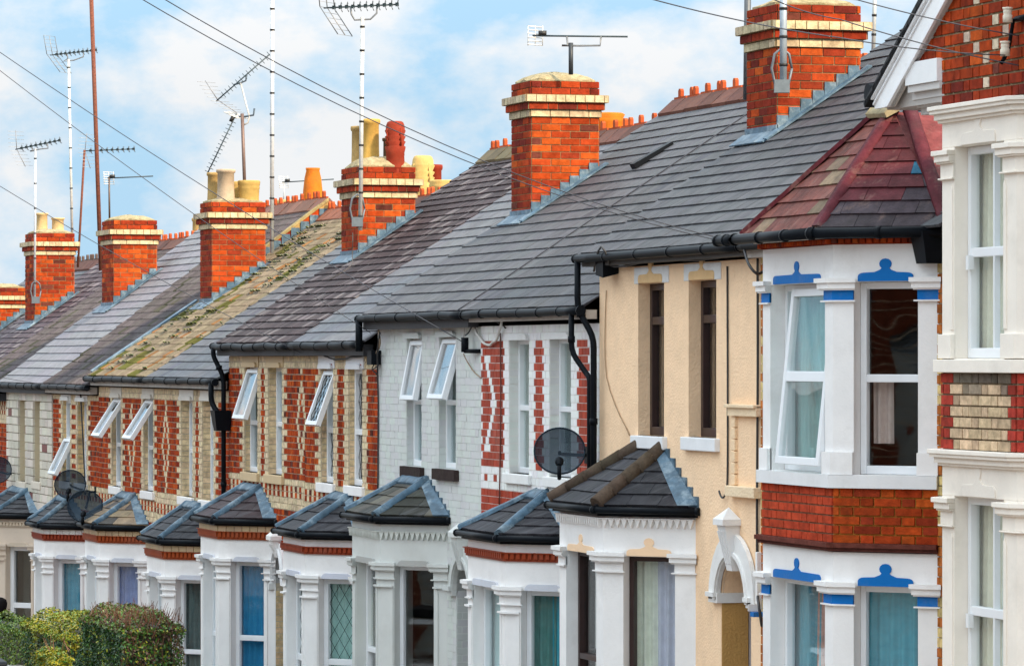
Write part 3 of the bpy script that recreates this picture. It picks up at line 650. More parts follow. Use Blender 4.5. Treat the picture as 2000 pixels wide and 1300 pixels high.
# ------------------------------------------------------------------ aerials and dishes
AX = Vector((-CT, ST, 0)); RT = Vector((ST, CT, 0)); CAM = Vector((0, -CAMD, EYE))
def PD(px, py, d): return CAM + AX * d + RT * ((px - 1000) / FPX * d) + Vector((0, 0, (HOR - py) / FPX * d))
def yagi(label, d, mast, boom=None, mc=(.45, .46, .47), mr=.022, rings=0, style='bow', nel=10, refl='grid', cradle=True, mastmat='metal', group='tv aerials on the roofs', yaw=.25, ec=(.05, .07, .08), more=None, el=.10, bracket=None, name='tv_aerial'):
    t = empty(name); tag(t, label, 'aerial' if boom else 'pole', group if boom else None)
    mb = MB(); a, b = PD(*mast[0], d), PD(*mast[1], d); mb.tube([a, a + (b - a) * .5, b], mr, 10, mc)
    for i in range(rings):
        p = a + (b - a) * ((i + .6) / rings); e = (b - a).normalized() * .012; mb.tube([p - e, p + e], mr * 1.22, 10, (.02, .02, .02))
    mb.build('mast', M[mastmat], t)
    for bi, bo in enumerate(([boom] if boom else []) + (more or [])):
        (p0, p1) = bo[0], bo[1]; st = bo[2] if len(bo) > 2 else style; rf = bo[3] if len(bo) > 3 else refl
        A, B = PD(*p0, d - .0), PD(*p1, d); dv = (B - A); B = B + AX * dv.length * yaw * .0; dv = B - A; Ln = dv.length; dr = dv.normalized()
        hz = (AX - dr * AX.dot(dr)).normalized(); vt = dr.cross(hz)
        if vt.z < 0: vt = -vt
        bm = MB(); bm.tube([A, B], .011, 6, ec); bm.build('boom', M['metal'], t)
        em = MB()
        for i in range(nel):
            p = A + dv * (.14 + .85 * i / (nel - 1))
            if st == 'bow':
                for s in (-1, 1):
                    for q in (-1, 1):
                        em.tube([p, p + hz * (.10 * s) + vt * (.055 * q) + dr * .02], .0055, 5, (.14, .15, .16))
                em.hexa([p - dr * .022 - vt * .022 - hz * .03, p + dr * .022 - vt * .022 - hz * .03, p + dr * .022 + vt * .022 - hz * .03, p - dr * .022 + vt * .022 - hz * .03, p - dr * .022 - vt * .022 + hz * .03, p + dr * .022 - vt * .022 + hz * .03, p + dr * .022 + vt * .022 + hz * .03, p - dr * .022 + vt * .022 + hz * .03], (.015, .03, .035))
            else:
                v = (vt * .8 + hz * .6).normalized() if st == 'tick' else (hz + vt * .12).normalized()
                em.tube([p - v * el, p + v * el], .0055, 5, ec)
        em.build('elements', M['metal'], t)
        rm = MB(); q0 = A + dv * .03
        if rf == 'grid':
            for s in (1, -1):
                base = q0 + dv * .02; tip = base + vt * (.36 * s) + dr * (-.10 * s if s > 0 else .13) + dr * .08
                for k in (-1, 0, 1):
                    o = hz * (.19 * k) + RT * (.085 * k); rm.tube([base + o, tip + o], .007, 5, (.16, .17, .18) if k else (.3, .3, .3))
                for k in range(6):
                    m_ = base + (tip - base) * (k / 5); rm.tube([m_ - hz * .19 - RT * .085, m_ + hz * .19 + RT * .085], .004, 4, (.30, .31, .32))
        elif rf == 'comb':
            for s in (1, -1):
                tip = q0 + vt * (.34 * s) + dr * (.05 if s > 0 else .09); rm.tube([q0, tip], .007, 5, (.25, .25, .26))
                for k in range(5):
                    m_ = q0 + (tip - q0) * ((k + .6) / 5); v = (hz * .75 + RT * .6).normalized() * .20; rm.tube([m_ - v, m_ + v], .0045, 4, (.36, .37, .38))
        elif rf == 'plate':
            for k in range(6):
                o = vt * (-.10 + .04 * k); rm.tube([q0 + o - RT * .085 - hz * .1, q0 + o + RT * .085 + hz * .1], .006, 5, (.72, .71, .67))
            for k in (-1, 0, 1): rm.tube([q0 - vt * .11 + RT * .08 * k, q0 + vt * .11 + RT * .08 * k], .005, 5, (.72, .71, .67))
            bx = A + dv * .1 + vt * .03; rm.tube([bx - dr * .04, bx + dr * .05], .03, 6, (.03, .03, .03))
        rm.build('reflector', M['metal'], t)
        if cradle and bi == 0:
            cb = MB(); c0 = a if a.z > b.z else b; c1 = A + dv * .36; c2 = A + dv * .72
            low = c0 - Vector((0, 0, .03))
            cb.tube([c1, c1 - vt * .10 + dr * .01, low - dr * .10, low, low + dr * .10, c2 - vt * .10 - dr * .01, c2], .012, 7, (.2, .21, .22)); cb.build('cradle', M['metal'], t)
    if bracket:
        bb = MB(); p = PD(*bracket, d); s = .15
        ring = [p + RT * (s * math.cos(R(k)) * .62) + Vector((0, 0, s * 1.25 * math.sin(R(k)))) for k in (0, 45, 90, 135, 180, 225, 270, 315, 360)]
        bb.tube(ring, .013, 6, (.14, .16, .18)); q = p - Vector((0, 0, s * 1.1))
        bb.hexa([q + RT * sx_ * .07 + Vector((0, 0, sz_ * .06)) + AX * sy_ * .05 for sy_ in (1, -1) for sx_, sz_ in ((-1, -1), (1, -1), (1, 1), (-1, 1))], (.16, .19, .21))
        bb.build('bracket', M['metal'], t)
    return t
def dish(label, px, py, yo, r, arm_to, aim=(.93, -.30, .22)):
    """open-mesh satellite dish; arm_to: point on the wall"""
    t = empty('satellite_dish'); tag(t, label, 'satellite dish', 'satellite dishes on the house fronts')
    c = Vector(P3(px, py, yo)); n = Vector(aim).normalized(); u = Vector((0, 0, 1)).cross(n).normalized(); v = n.cross(u)
    mb = MB(); rings = 14; seg = 40
    pt = lambda q, a: c + (u * math.cos(a) * 1.0 + v * math.sin(a) * .92) * (r * q) + n * (-.22 * r * (1 - q * q))
    # perforated skin, dished towards the feed
    b0 = len(mb.v); rings = 8
    for i in range(rings + 1):
        for k in range(seg): mb.v.append(tuple(pt(max(i / rings, .001), 2 * math.pi * k / seg)))
    for i in range(rings):
        for k in range(seg): k2 = (k + 1) % seg; mb.f.append((b0 + i * seg + k, b0 + i * seg + k2, b0 + (i + 1) * seg + k2, b0 + (i + 1) * seg + k)); mb.c.append((1, 1, 1)); mb.m.append(0); mb.sm.append(True)
    mb.tube([pt(1, 2 * math.pi * k / seg) for k in range(seg + 1)], .009, 6)
    mb.build('reflector', M['dishmesh'], t)
    ab = MB(); f = c + n * (r * .95) - v * (r * .72)
    ab.tube([c - v * r * .9 - n * .03, c - v * (r * .98) + n * (r * .4), f], .014, 6, (.02, .02, .02)); ab.build('feed_arm', M['black'], t)
    lb = MB(); d = (c - n * .1 - f).normalized(); lb.tube([f - d * .05, f + d * .03, f + d * .04, f + d * .10], [.022, .022, .038, .042], 10); lb.tube([f - d * .05, f - d * .04 - v * .09, f - v * .14 + d * .02], .02, 8); lb.build('feed_horn', M['black'], t)
    wb = MB(); w0 = c - n * (.22 * r + .02); w1 = Vector(arm_to)
    k0 = Vector((w1.x, w0.y, w0.z)); wb.tube([w0 + n * .0, w0 - n * .07, Vector((w1.x, w1.y - .10, w1.z)), w1], .017, 8)
    F = Fr(w1, (1, 0, 0), (0, -1, 0)); wb.box(F, -.05, .05, -.08, .08, -.002, .02); wb.build('wall_mount', M['black'], t)
    return t
# ------------------------------------------------------------------ ground
def strip(name, y0, y1, dz, m, kind='structure', label=None, cat=None):
    mb = MB(); xs = [-1500, -400, -110, -95, -80, -65, -50, -35, -20, -5, 10, 60, 400]
    for a, b in zip(xs[:-1], xs[1:]):
        mb.face([(a, y0, GZ(a) + dz), (b, y0, GZ(b) + dz), (b, y1, GZ(b) + dz), (a, y1, GZ(a) + dz)])
        if dz > .05: mb.face([(a, y0, GZ(a)), (b, y0, GZ(b)), (b, y0, GZ(b) + dz), (a, y0, GZ(a) + dz)]); mb.face([(a, y1, GZ(a)), (b, y1, GZ(b)), (b, y1, GZ(b) + dz), (a, y1, GZ(a) + dz)])
    o = mb.build(name, m); return tag(o, kind=kind)
strip('ground', -600, 600, -.12, M['paving'])
strip('road', -10.4, -4.6, -.10, M['asphalt'])
strip('pavement', -4.6, -2.85, .0, M['paving'])
strip('front_path', -2.85, .2, -.004, M['paving'])

XB = [-28.75, -32.98, -37.40, -41.35, -45.5, -48.9, -53.0, -57.5, -61.75, -65.5, -69.7, -73.9, -78.0, -82.1, -86.2]
def hdef(name, label):
    t = empty(name); tag(t, label, 'terraced house', 'houses of the terrace'); return t
def mk_zr(ze, zr): return lambda y: ze + (y + .15) * (zr - ze) / (RIDGE_Y + .15)
def openings_px(ws): return [(X(a), X(b), Z((a + b) / 2, bt), Z((a + b) / 2, tp)) for a, b, tp, bt in ws]
def lintel(mb, o, col, h=.20, ext=.07, hood=True, n=.012):
    a, b, z0, z1 = o
    mb.box(FACADE, a - ext, b + ext, z1, z1 + h, -.12, n, col, 0)
    if hood: mb.prism(FACADE, [(a - .01, z1 - .005), (b + .01, z1 - .005), (b + .01, z1 + .03), (b - .04, z1 + .055), (a + .04, z1 + .055), (a - .01, z1 + .03)], -.10, n + .03, tuple(q * .93 for q in col), 0)
def poly_cf(ops, x0, x1, dia=None, top=None):
    z0, z1 = min(o[2] for o in ops), max(o[3] for o in ops)
    def cf(u, z, r, w_):
        if z > z1 + .42: return buff()
        if z > z1 + .16: return (buff() if int((u + 100) / .1125) % 2 else dred())
        if z > z1 + .01: return buff()
        if z > z0 - .02:
            for a, b, _, _ in ops:
                d = a - u if u < a else (u - b if u > b else 0)
                if d < (.27 if r % 2 else .15): return buff()
            if dia:
                for uc, zc, W, H in dia:
                    e = abs(u - uc) / W + abs(z - zc) / H
                    if .66 < e < 1.16: return buff()
            return red()
        if z > z0 - .13: return buff()
        if z > z0 - .27: return (buff() if int((u + 100) / .1125) % 2 else red())
        if z > z0 - .42: return buff()
        return red()
    rb = lambda z, r: 'soldier' if (z1 + .16 < z < z1 + .42 or z0 - .27 < z < z0 - .13) else ('header' if (z1 < z <= z1 + .16 or z0 - .42 < z <= z0 - .27 or z0 - .13 < z < z0 - .02) else None)
    return cf, rb
def jamb_bricks(mb, o, depth, cf, th=.008, side='l'):
    a, b, z0, z1 = o
    F = Fr((a, 0, 0), (0, 1, 0), (1, 0, 0)); bricks(mb, F, .0, depth, z0, z1, [], lambda u, z, r, w_: cf(), th=th, bond='stretcher', j=.012)
    F = Fr((b, depth, 0), (0, -1, 0), (-1, 0, 0)); bricks(mb, F, .0, depth, z0, z1, [], lambda u, z, r, w_: cf(), th=th, bond='stretcher', j=.012)

def std_bay(h, fl, c, gy, ap, style, p=.58, front_cur=None, right_cur=None, split=True, col=WHITE, cf=None, dent=None, win='upvc', hipm='lead', wp=.17, capc=None, hat=None, hatc=None, hood=None, lead=False, sash=None, zsill_off=2.35, cap_off=.49, tmat='slate', frieze=None, right_split=False, right_style=None, glassy=None, stop=True, fw=.045):
    xl, xr = X(fl, -p), X(c, -p); zg = Z(c, gy, -p); fr = bay_frames(xl, xr, p); g0 = GZ(xl)
    bw = MB(); zcap = zg - cap_off; zhead = zcap - .035; zsill = max(g0 + .55, zg - zsill_off); ztop = zg - .06
    bay_storey(bw, fr, g0 - .1, zsill, zhead, zcap, ztop, col, wp=wp, capc=capc, hat=hat, hatc=hatc, hood=hood, bead=.15 if style != 'cream' else None, stop=stop and style != 'cream', dent=dent(zg) if dent else None)
    if frieze:
        for i, (F, Ln) in enumerate(fr):
            for k in range(int(Ln / .115)): bw.box(F, (k + .04) * .115, (k + .96) * .115, zg - .16, zg - .062, -.005, .02, jit(frieze, .08), 0)
    b = bw.build('bay_window', M['paint'], h)
    for i, (F, Ln) in enumerate(fr):
        sp = [zhead - .95] if (i < 2 and split) or (i == 2 and right_split) else None
        window(h, F, wp, Ln - wp, zsill, zhead, depth=.11, split=sp, style=win if i < 2 else (right_style or win), cur=(front_cur if i == 1 else right_cur if i == 2 else None), lead=lead and i > 0, sash=sash if i == 1 else None, fw=fw)
    bay_roof(h, h, xl, xr, p, zg, X(ap[0]), X(ap[1]), Z((ap[0] + ap[1]) / 2, ap[2]), cf or dark_slate, hipm=hipm, tmat=tmat)
    return (xl - p + .08, xr + p - .08, g0 - .1, zg + .02), (xl, xr, zg, p)
# slate colours
def dark_slate(u, v, r): return jit((.028, .028, .033), .25)
def mid_slate(u, v, r): return jit((.065, .065, .08), .12)
def light_slate(u, v, r): return jit((.10, .102, .12), .08)
def purple(u, v, r): return jit((.040, .027, .029), .30) if rnd.random() < .84 else jit((.12, .10, .10), .3)
def beige(u, v, r):
    q = mnoise.noise(Vector((u * 1.1, v * 1.3, 3)))
    return jit((.085, .085, .025), .3) if q > .18 and rnd.random() < .6 else (jit((.190, .158, .115), .22) if rnd.random() < .93 else jit((.24, .12, .05), .3))
def lumpy(u, v, r): return jit((.10, .088, .092), .2) if rnd.random() < .92 else jit((.06, .06, .045), .3)
def old_slate(u, v, r): return jit((.045, .045, .036), .35) if rnd.random() < .7 else jit((.10, .09, .07), .3)
def brown_slate(u, v, r): return jit((.05, .032, .035), .25)

TEAL, LACE, DEEP, OLIVE, NAVY = (.08, .34, .42), (.62, .66, .66), (.05, .20, .30), (.30, .36, .26), (.09, .16, .30)

# ================================================================== house with the cream render (front of the second pair)
h = hdef('terraced_house', 'cream rendered house with narrow brown windows and a white bay under a black tiled roof')
H2 = h; x0, x1 = XB[2], XB[1]; ze, zr = Z(1150, 497, -.15), 8.02; zroof2 = mk_zr(ze, zr); zg = GZ(x0)
ops = [(X(1246.5), X(1297), Z(1270, 851, 0), Z(1270, 553, 0)), (X(1345), X(1399), Z(1370, 854, 0), Z(1370, 547, 0))]
zt = ze - .13
tri = lambda z: (z - .09, .085, WHITE, 'tri')
bay, bi = std_bay(h, 1093, 1178, 988, (1250, 1297, 878), 'cream', p=.64, col=(.83, .815, .80), dent=lambda z: (z - .10, .085, WHITE, 'tri'), win='brown', hipm='tile', wp=.20, hat=(.30, .16), hatc=CREAM, cap_off=.40,
    front_cur=[(.35, .95, TEAL, 1, .55)], right_cur=[(.0, .5, (.70, .73, .62)), (.42, 1.0, (.55, .56, .66))], split=True)
dx0, dx1 = X(1409), X(1467); dzs, dzt = Z(1430, 1173), Z(1430, 1085)
door = (dx0, dx1, zg, dzt)
wb = MB(); allops = ops + [(bay[0], bay[1], bay[2], bay[3]), door]
wallgrid(wb, FACADE, x0, x1, zg, zt, allops, -.24, 0, CREAM, 0)
arch_opening(wb, FACADE, dx0, dx1, dzs, dzt, -.24, 0, CREAM, 0, rise=dzt - dzs)
wb.build('front_wall', M['render'], h)
sf = shell(h, x0, x1, zg, ze, zr)
ab = MB(); arch_opening(ab, FACADE, dx0, dx1, dzs, dzt + .002, -.02, -.01, WHITE, 0, ringc=(.80, .79, .77), ring=.20, ringm=0, proj=.05, rise=dzt - dzs)
keystone(ab, FACADE, (dx0 + dx1) / 2, dzt - .12, Z(1430, 996), (.78, .77, .76), w=.10, proj=.11)
zi = Z(1430, 1180)
for a, b in ((dx0 - .20, dx0 + .0), (dx1 - .0, dx1 + .12)):
    for zz, hh, pr in ((zi, .05, .05), (zi + .05, .04, .08)): ab.box(FACADE, a, b, zz, zz + hh, -.235 if False else -.01, pr, (.78, .77, .75), 0)
ab.box(FACADE, dx0 + .001, dx0 + .03, zi, zi + .085, -.24, .05, (.78, .77, .75), 0)
ab.build('door_arch', M['paint'], h, bevel=.004)
rb = MB(); rb.box(FACADE, dx0 + .001, dx0 + .012, zg, zi - .003, -.24, -.003, (.50, .29, .10), 0); rb.build('door_jamb', M['render'], h)
pb = MB(); pb.box(FACADE, dx0, dx1, zg, dzt, -1.1, -1.05, (.55, .5, .52)); pb.box(FACADE, dx0 - .06, dx0, zg, dzt + .1, -1.1, -.25, (.60, .57, .58)); pb.box(FACADE, dx1, dx1 + .06, zg, dzt + .1, -1.1, -.25, (.60, .57, .58)); pb.box(FACADE, dx0, dx1, dzt + .02, dzt + .1, -1.1, -.25, (.60, .57, .58)); pb.build('porch', M['paint'], h)
for (a, b, z0, z1), (l0, l1) in zip(ops, ((1240, 1307), (1337, 1409))):
    lb = MB(); la, lb_ = X(l0), X(l1); zl = Z((l0 + l1) / 2, 507 if l0 < 1300 else 502); zl = min(zl, zt - .01)
    lb.box(FACADE, la, a + .05, z1 - .0, zl, -.02, .008, (.74, .74, .73)); lb.box(FACADE, b - .05, lb_, z1 - .0, zl, -.02, .008, (.74, .74, .73)); lb.box(FACADE, a + .05, b - .05, z1 + .06, zl, -.02, .008, (.74, .74, .73))
    lb.prism(FACADE, hat_poly((a + b) / 2, z1 + .004, (b - a) / 2 - .03, .20), -.01, .014, (.74, .50, .26)); lb.build('lintel', M['render'], h, bevel=.003)
    sill(h, FACADE, a - .09, b + .09, z0, h=.115, proj=.05, col=(.78, .79, .80))
    window(h, FACADE, a, b, z0, z1, depth=.11, split=[z0 + (z1 - z0) * .755], style='brown', sash=None, cur=[(.35, 1, (.16, .14, .12), 1, .76), (.55, .95, (.11, .03, .01), .72, .0)], fw=.06)
    # the lower light leans in on its hinge
    lp = MB(); F = Fr((a, .22, 0), (1, 0, 0), (0, -1, 0)); bl = [(b - a) * .55, (b - a) * .93]
    lp.tube([F.p(bl[0], z0 + .1, -.02), F.p(bl[1], z0 + (z1 - z0) * .70, -.06)], .018, 6); lp.build('open_light', M['brown_frame'], h)
# moulded tile frame of the blind panel between this house and the next
nb = MB(); na, nb_ = X(1434), x1 - .01; nt_, nbm = Z(1440, 812), Z(1440, 948)
nb.box(FACADE, na - .04, nb_, nt_, nt_ + .09, -.01, .05, (.84, .66, .45)); nb.box(FACADE, na - .06, nb_, nt_ + .07, nt_ + .10, -.01, .075, (.84, .66, .45))
for i in range(6): nb.box(FACADE, na, na + .09, nbm + (nt_ - nbm) * i / 6 + .004, nbm + (nt_ - nbm) * (i + 1) / 6 - .004, -.01, .03, (.86, .64, .42))
nb.box(FACADE, na - .05, nb_, nbm - .09, nbm, -.01, .07, (.84, .66, .45)); nb.build('blind_panel', M['render'], h, bevel=.006)
roof(h, x0, x1, ze, zr, lambda u, v, r: jit((.055, .056, .062), .2), .185, .26, lo=.08, crest='loop')
gutter(h, x0 - .12, x1, ze, brackets=.9, fascia=(.06, .055, .05), fh=.08)
chimney(h, X(1460, 1.5), X(1518, 1.5), 1.5, 2.32, zroof2, Z(1518, 92, 1.5), pots=[], dome=.09)
gx = x0 + .10
zgut = ze - .05
pipe(h, [(x0 - .05, -.20, zgut), (x0 - .05, -.20, zgut - .45), (x0 + .10, -.09, zgut - .72), (x0 + .10, -.09, zg)], .030, clips=(zgut - .5, zgut - 1.5, zgut - 2.4))
vx = X(1423); cable(h, [(vx, -.012, zt - .05), (vx + .01, -.012, zt - 1.2), (vx, -.012, Z(1423, 940)), (vx - .02, -.03, Z(1423, 968)), (vx - .10, -.03, Z(1418, 970)), (vx - .16, -.03, Z(1412, 958))], .009)
cable(h, [(X(1186), -.01, zt - .2), (X(1187), -.012, Z(1187, 735)), (X(1232), -.012, Z(1232, 850))], .005, (.35, .22, .12), wob=.004)
fl_ = MB(); q = P3(1196, 524, -.03); fl_.hexa([(q[0] - .10, -.16, q[2] - .06), (q[0] + .12, -.16, q[2] - .09), (q[0] + .12, -.16, q[2] + .06), (q[0] - .10, -.16, q[2] + .09), (q[0] - .08, 0, q[2] - .05), (q[0] + .10, 0, q[2] - .05), (q[0] + .10, 0, q[2] + .08), (q[0] - .08, 0, q[2] + .08)]); fl_.build('floodlight', M['black'], h)
cable(h, [P3(1160, 530, -.12), P3(1165, 500, -.2), P3(1175, 482, -.26), P3(1186, 500, -.22), P3(1200, 520, -.1), P3(1290, 508, -.08), P3(1400, 505, -.06), P3(1440, 480, -.2)], .010, wob=.006)
cable(h, [P3(1452, 482, -.2), P3(1462, 515, -.25), P3(1478, 534, -.2), P3(1492, 528, -.1), P3(1494, 512, -.05)], .012)
# vent tile lying on the slope
vm = MB(); zz = mk_zr(*(Z(712, 616, -.15), 7.47))

# ================================================================== house with the blue details
h = hdef('terraced_house', 'house with a white two-storey bay picked out in bright blue under red slates')
H1 = h; x0, x1 = XB[1], XB[0]; p = .61; xl, xr = X(1490, -p), X(1627, -p); zg = GZ(x0)
fr = bay_frames(xl, xr, p); zc = lambda py: Z(1627, py, -p)
bw = MB()
kw = dict(wp=.17, capc=BLUE, hat=(.30, .17), hatc=BLUE)
def blue_storey(ztop, zcap, zsill, zb, dent):
    bay_storey(bw, fr, zb, zsill, zcap - .03, zcap, ztop, (.83, .815, .80), dent=dent, capn=.075, **kw)
zs1 = zc(926); blue_storey(zc(478), zc(543), zs1, zs1 - .08, None)
for i, (F, Ln) in enumerate(fr): bw.box(F, 0, Ln, zs1 - .10, zs1 - .002, -.1, .05, (.74, .74, .74), 0, e0=.05 * T * (i > 0), e1=.05 * T * (i < 2))
blue_storey(zc(1077), zc(1135), zc(1500), zg - .1, None)
bw.build('bay_window', M['paint'], h)
bb = MB(); scb = MB(); dnb = MB()
for i, (F, Ln) in enumerate(fr):
    za, zb = zc(1060), zs1 - .10
    q = .16 * T
    bb.hexa([F.p(0 + q * (i > 0), za, -.16), F.p(Ln - q * (i < 2), za, -.16), F.p(Ln - q * (i < 2), zb, -.16), F.p(0 + q * (i > 0), zb, -.16), F.p(0, za, -.006), F.p(Ln, za, -.006), F.p(Ln, zb, -.006), F.p(0, zb, -.006)], (.45, .20, .04) if i == 2 else (.36, .22, .14), 1)
    bricks(bb, F, 0, Ln, za, zb, [], lambda u, z, r, w_: (jit((.42, .055, .022), .14) if i != 2 else red()), m=0, j=.013)
    scb.box(F, 0, Ln, zc(1075), za - .002, -.1, .04, (.10, .035, .028), 0, e0=.04 * T * (i > 0), e1=.04 * T * (i < 2)); scb.box(F, 0, Ln, za - .03, za + .004, -.02, .065, (.13, .04, .03), 0, e0=.065 * T * (i > 0), e1=.065 * T * (i < 2))
    zt_ = zc(466); dnb.box(F, 0, Ln, zc(478) + .001, zt_, -.1, .015, dred(), 0, e0=.015 * T * (i > 0), e1=.015 * T * (i < 2))
    nn = int(Ln / .055)
    for k in range(nn): dnb.box(F, (k + .14) * Ln / nn, (k + .86) * Ln / nn, zc(478) + .008, zt_ - .006, 0, .05, red(), 0)
    dnb.box(F, 0, Ln, zt_ + .001, zt_ + .05, -.1, .07, (.62, .56, .50), 1, e0=.07 * T * (i > 0), e1=.07 * T * (i < 2)); dnb.box(F, 0, Ln, zt_ + .05, zt_ + .10, -.1, .11, (.55, .50, .45), 1, e0=.11 * T * (i > 0), e1=.11 * T * (i < 2))
bb.build('brick_band', [M['brick'], M['brick_buff']], h); scb.build('string_course', M['brick'], h); dnb.build('dentil_cornice', [M['brick'], M['brick_buff']], h)
for up, (za, zb) in enumerate(((zc(1500), zc(1135) - .03), (zs1, zc(543) - .03))):
    for i, (F, Ln) in enumerate(fr):
        a, b = .17, Ln - .17
        if up:
            # tall tilt window, one pane opened inwards on the front
            window(h, F, a, b, za, zb, depth=.12, split=[za + (zb - za) * .50], cur=[(0, 1, (.34, .66, .62), .97, .02)] if i == 1 else ([(.80, 1, (.35, .5, .55), 1, 0), (.1, .42, (.50, .40, .36), .48, .16)] if i == 2 else None), sash=None, fw=.05)
        else:
            window(h, F, a, b, za, zb, depth=.12, split=None, cur=[(0, .45, TEAL), (.35, 1, (.50, .34, .30))] if i == 1 else [(.0, 1, (.08, .36, .46))] if i == 2 else None, fw=.045)
# opened leaf of the front light, leaning outwards at the foot
F, Ln = fr[1]; wop = MB(); a, b = .17, Ln - .17; za, zb = zs1 + .05, zc(560)
class G_:
    def p(s, u, z, n):
        k = (zb - z) / (zb - za); ang = R(6); d = zb - z
        return F.p(u, zb - d * math.cos(ang), -.115 + d * math.sin(ang) + n)
G = G_(); bar_frame(wop, G, a + .25, b - .01, za, zb, -.03, .03, .06); wop.box(G, a + .31, b - .07, (za + zb) / 2 - .04, (za + zb) / 2 + .04, -.03, .028); w_ = wop.build('open_window', M['upvc'], h, bevel=.005)
gp = MB(); gp.box(G, a + .31, b - .07, za + .06, (za + zb) / 2 - .04, -.004, .002); gp.box(G, a + .31, b - .07, (za + zb) / 2 + .04, zb - .06, -.004, .002); gp.build('pane', M['glass'], w_)
wb = MB(); ops = [(xl - p + .1, xr + p - .1, zg - .2, zc(460))]
ze, zr = Z(1475, 452, -.15), 8.25
ze = Z(1150, 497, -.15) + .10
wallgrid(wb, FACADE, x0, x1, zg, ze - .13, ops, -.24, 0, (.40, .34, .22), 1)
bricks(wb, FACADE, x0, x1, zg, ze - .13, ops, lambda u, z, r, w_: (jit((.62, .46, .20), .12) if int(z * 2.1) % 2 and r % 3 else jit((.42, .13, .03), .25)))
wb.build('front_wall', [M['brick'], M['brick_buff']], h); shell(h, x0, x1, zg, ze, 8.02)
db = MB(); db.box(FACADE, x0 + .02, X(1489) , Z(1485, 1192), Z(1485, 1178), -.01, .13, WHITE); db.box(FACADE, x0 + .1, X(1489) , Z(1485, 1202), Z(1485, 1192) - .002, -.01, .11, BLUE); db.box(FACADE, x0 + .02, X(1486), Z(1485, 1178), Z(1485, 1077), -.01, .05, WHITE); db.build('door_impost', M['paint'], h, bevel=.01)
roof(h, x0 + .002, x1, ze - .10, 8.02, lambda u, v, r: jit((.055, .056, .062), .2), .185, .26, crest='loop')
def redsl(u, v, r):
    return jit((.08, .018, .02), .25) if rnd.random() < .75 else (jit((.075, .05, .07), .2) if rnd.random() < .6 else jit((.10, .24, .33), .2))
rbm = MB(); o = .15; k = o * T; zE = zc(449)
A0, A1, A2, A3 = [Vector(q) for q in ((xl - p - o, .0, zE), (xl - k, -p - o, zE), (xr + k, -p - o, zE), (xr + p + o, .0, zE))]
T0, T1, T2 = Vector((X(1720, .05), .05, Z(1720, 219, .05))), Vector((X(1744, .05), .05, Z(1744, 219, .05))), Vector((X(1744, .05) + .15, .25, Z(1744, 219, .05)))
back = 1.9
facet(rbm, A0, A1, T0, T0 + Vector((-.004, 0, 0)), .15, .30, redsl); facet(rbm, A1, A2, T1, T0, .15, .27, lambda u, v, r: jit((.125, .040, .032), .28) if rnd.random() < .72 + .03 * r else jit((.16, .11, .07), .3))
facet(rbm, A2, A3, T1 + Vector((.004, 0, 0)), T1, .15, .30, lambda u, v, r: jit((.045, .034, .040), .3) if r < 2 or (r < 4 and rnd.random() < .3) else (jit((.02, .085, .14), .3) if 2 < r < 6 and u > .45 and rnd.random() < .5 else jit((.066, .016, .019), .3)))
for P_, Q_, Sx in ((A0, T0, -1), (A3, T1, 1)): rbm.face([P_, Q_, Vector((Q_.x, back, Q_.z)), Vector((P_.x + Sx * .2, back, ze + .9))], (.16, .04, .04))
rbm.face([T0, T1, Vector((T1.x, back, T1.z)), Vector((T0.x, back, T0.z))], (.2, .05, .05))
bayr = rbm.build('bay_roof', M['tile_red'], h)
hb = MB(); pr_ = (.085, .016, .022)
for P_, Q_, up in ((A1, T0, (-.5, -.3, 1)), (A2, T1, (.5, -.4, 1)), (A3, T1 + Vector((.10, .1, 0)), (.8, -.2, 1))): ribbon(hb, P_ + Vector((0, 0, .02)), Q_ + Vector((0, 0, .03)), .052, .022, up, c=pr_)
ribbon(hb, T0 + Vector((-.04, -.03, .02)), T1 + Vector((.12, -.03, .02)), .09, .04, (0, -.5, 1), c=(.3, .25, .15)); hb.build('hip_flashing', M['tile_red'], h)
gm = MB(); go = .055; q = [A0 + Vector((-.35, 0, -.02)), A1 + Vector((-go * T, -go, -.03)), A2 + Vector((go * T, -go, -.03)), A3 + Vector((go, -.02, -.03))]
q[0] = A1 + Vector((-.42, -go, -.03))
for a, b in zip(q[:-1], q[1:]):
    gm.tube([a, b], .042, 12); nn = max(2, int((b - a).length / .55))
    for t in range(nn + 1):
        c0 = a + (b - a) * (t / nn); dd = (b - a).normalized() * .02; gm.tube([c0 - dd, c0 + dd], .049, 12)
gm.build('bay_gutter', M['black'], h)
hop = MB(); c0 = Vector(P3(1822, 483, -.05)); hop.hexa([c0 + Vector(d) for d in ((-.08, -.1, -.12), (.12, -.1, -.12), (.12, .05, -.12), (-.08, .05, -.12), (-.12, -.14, .12), (.14, -.14, .12), (.14, .05, .12), (-.12, .05, .12))]); hop.build('rainwater_head', M['black'], h)
gutter(h, x0, A1.x - .3, ze - .10, brackets=.5, fascia=(.5, .45, .4), fh=.1)
cable(h, [(X(1484), -.02, ze - .2), (X(1484.5), -.02, Z(1484, 700)), (X(1483), -.02, Z(1483, 1000)), (X(1484), -.02, Z(1484, 1150)), P3(1482, 1180, -.15), P3(1488, 1222, -.12)], .012)

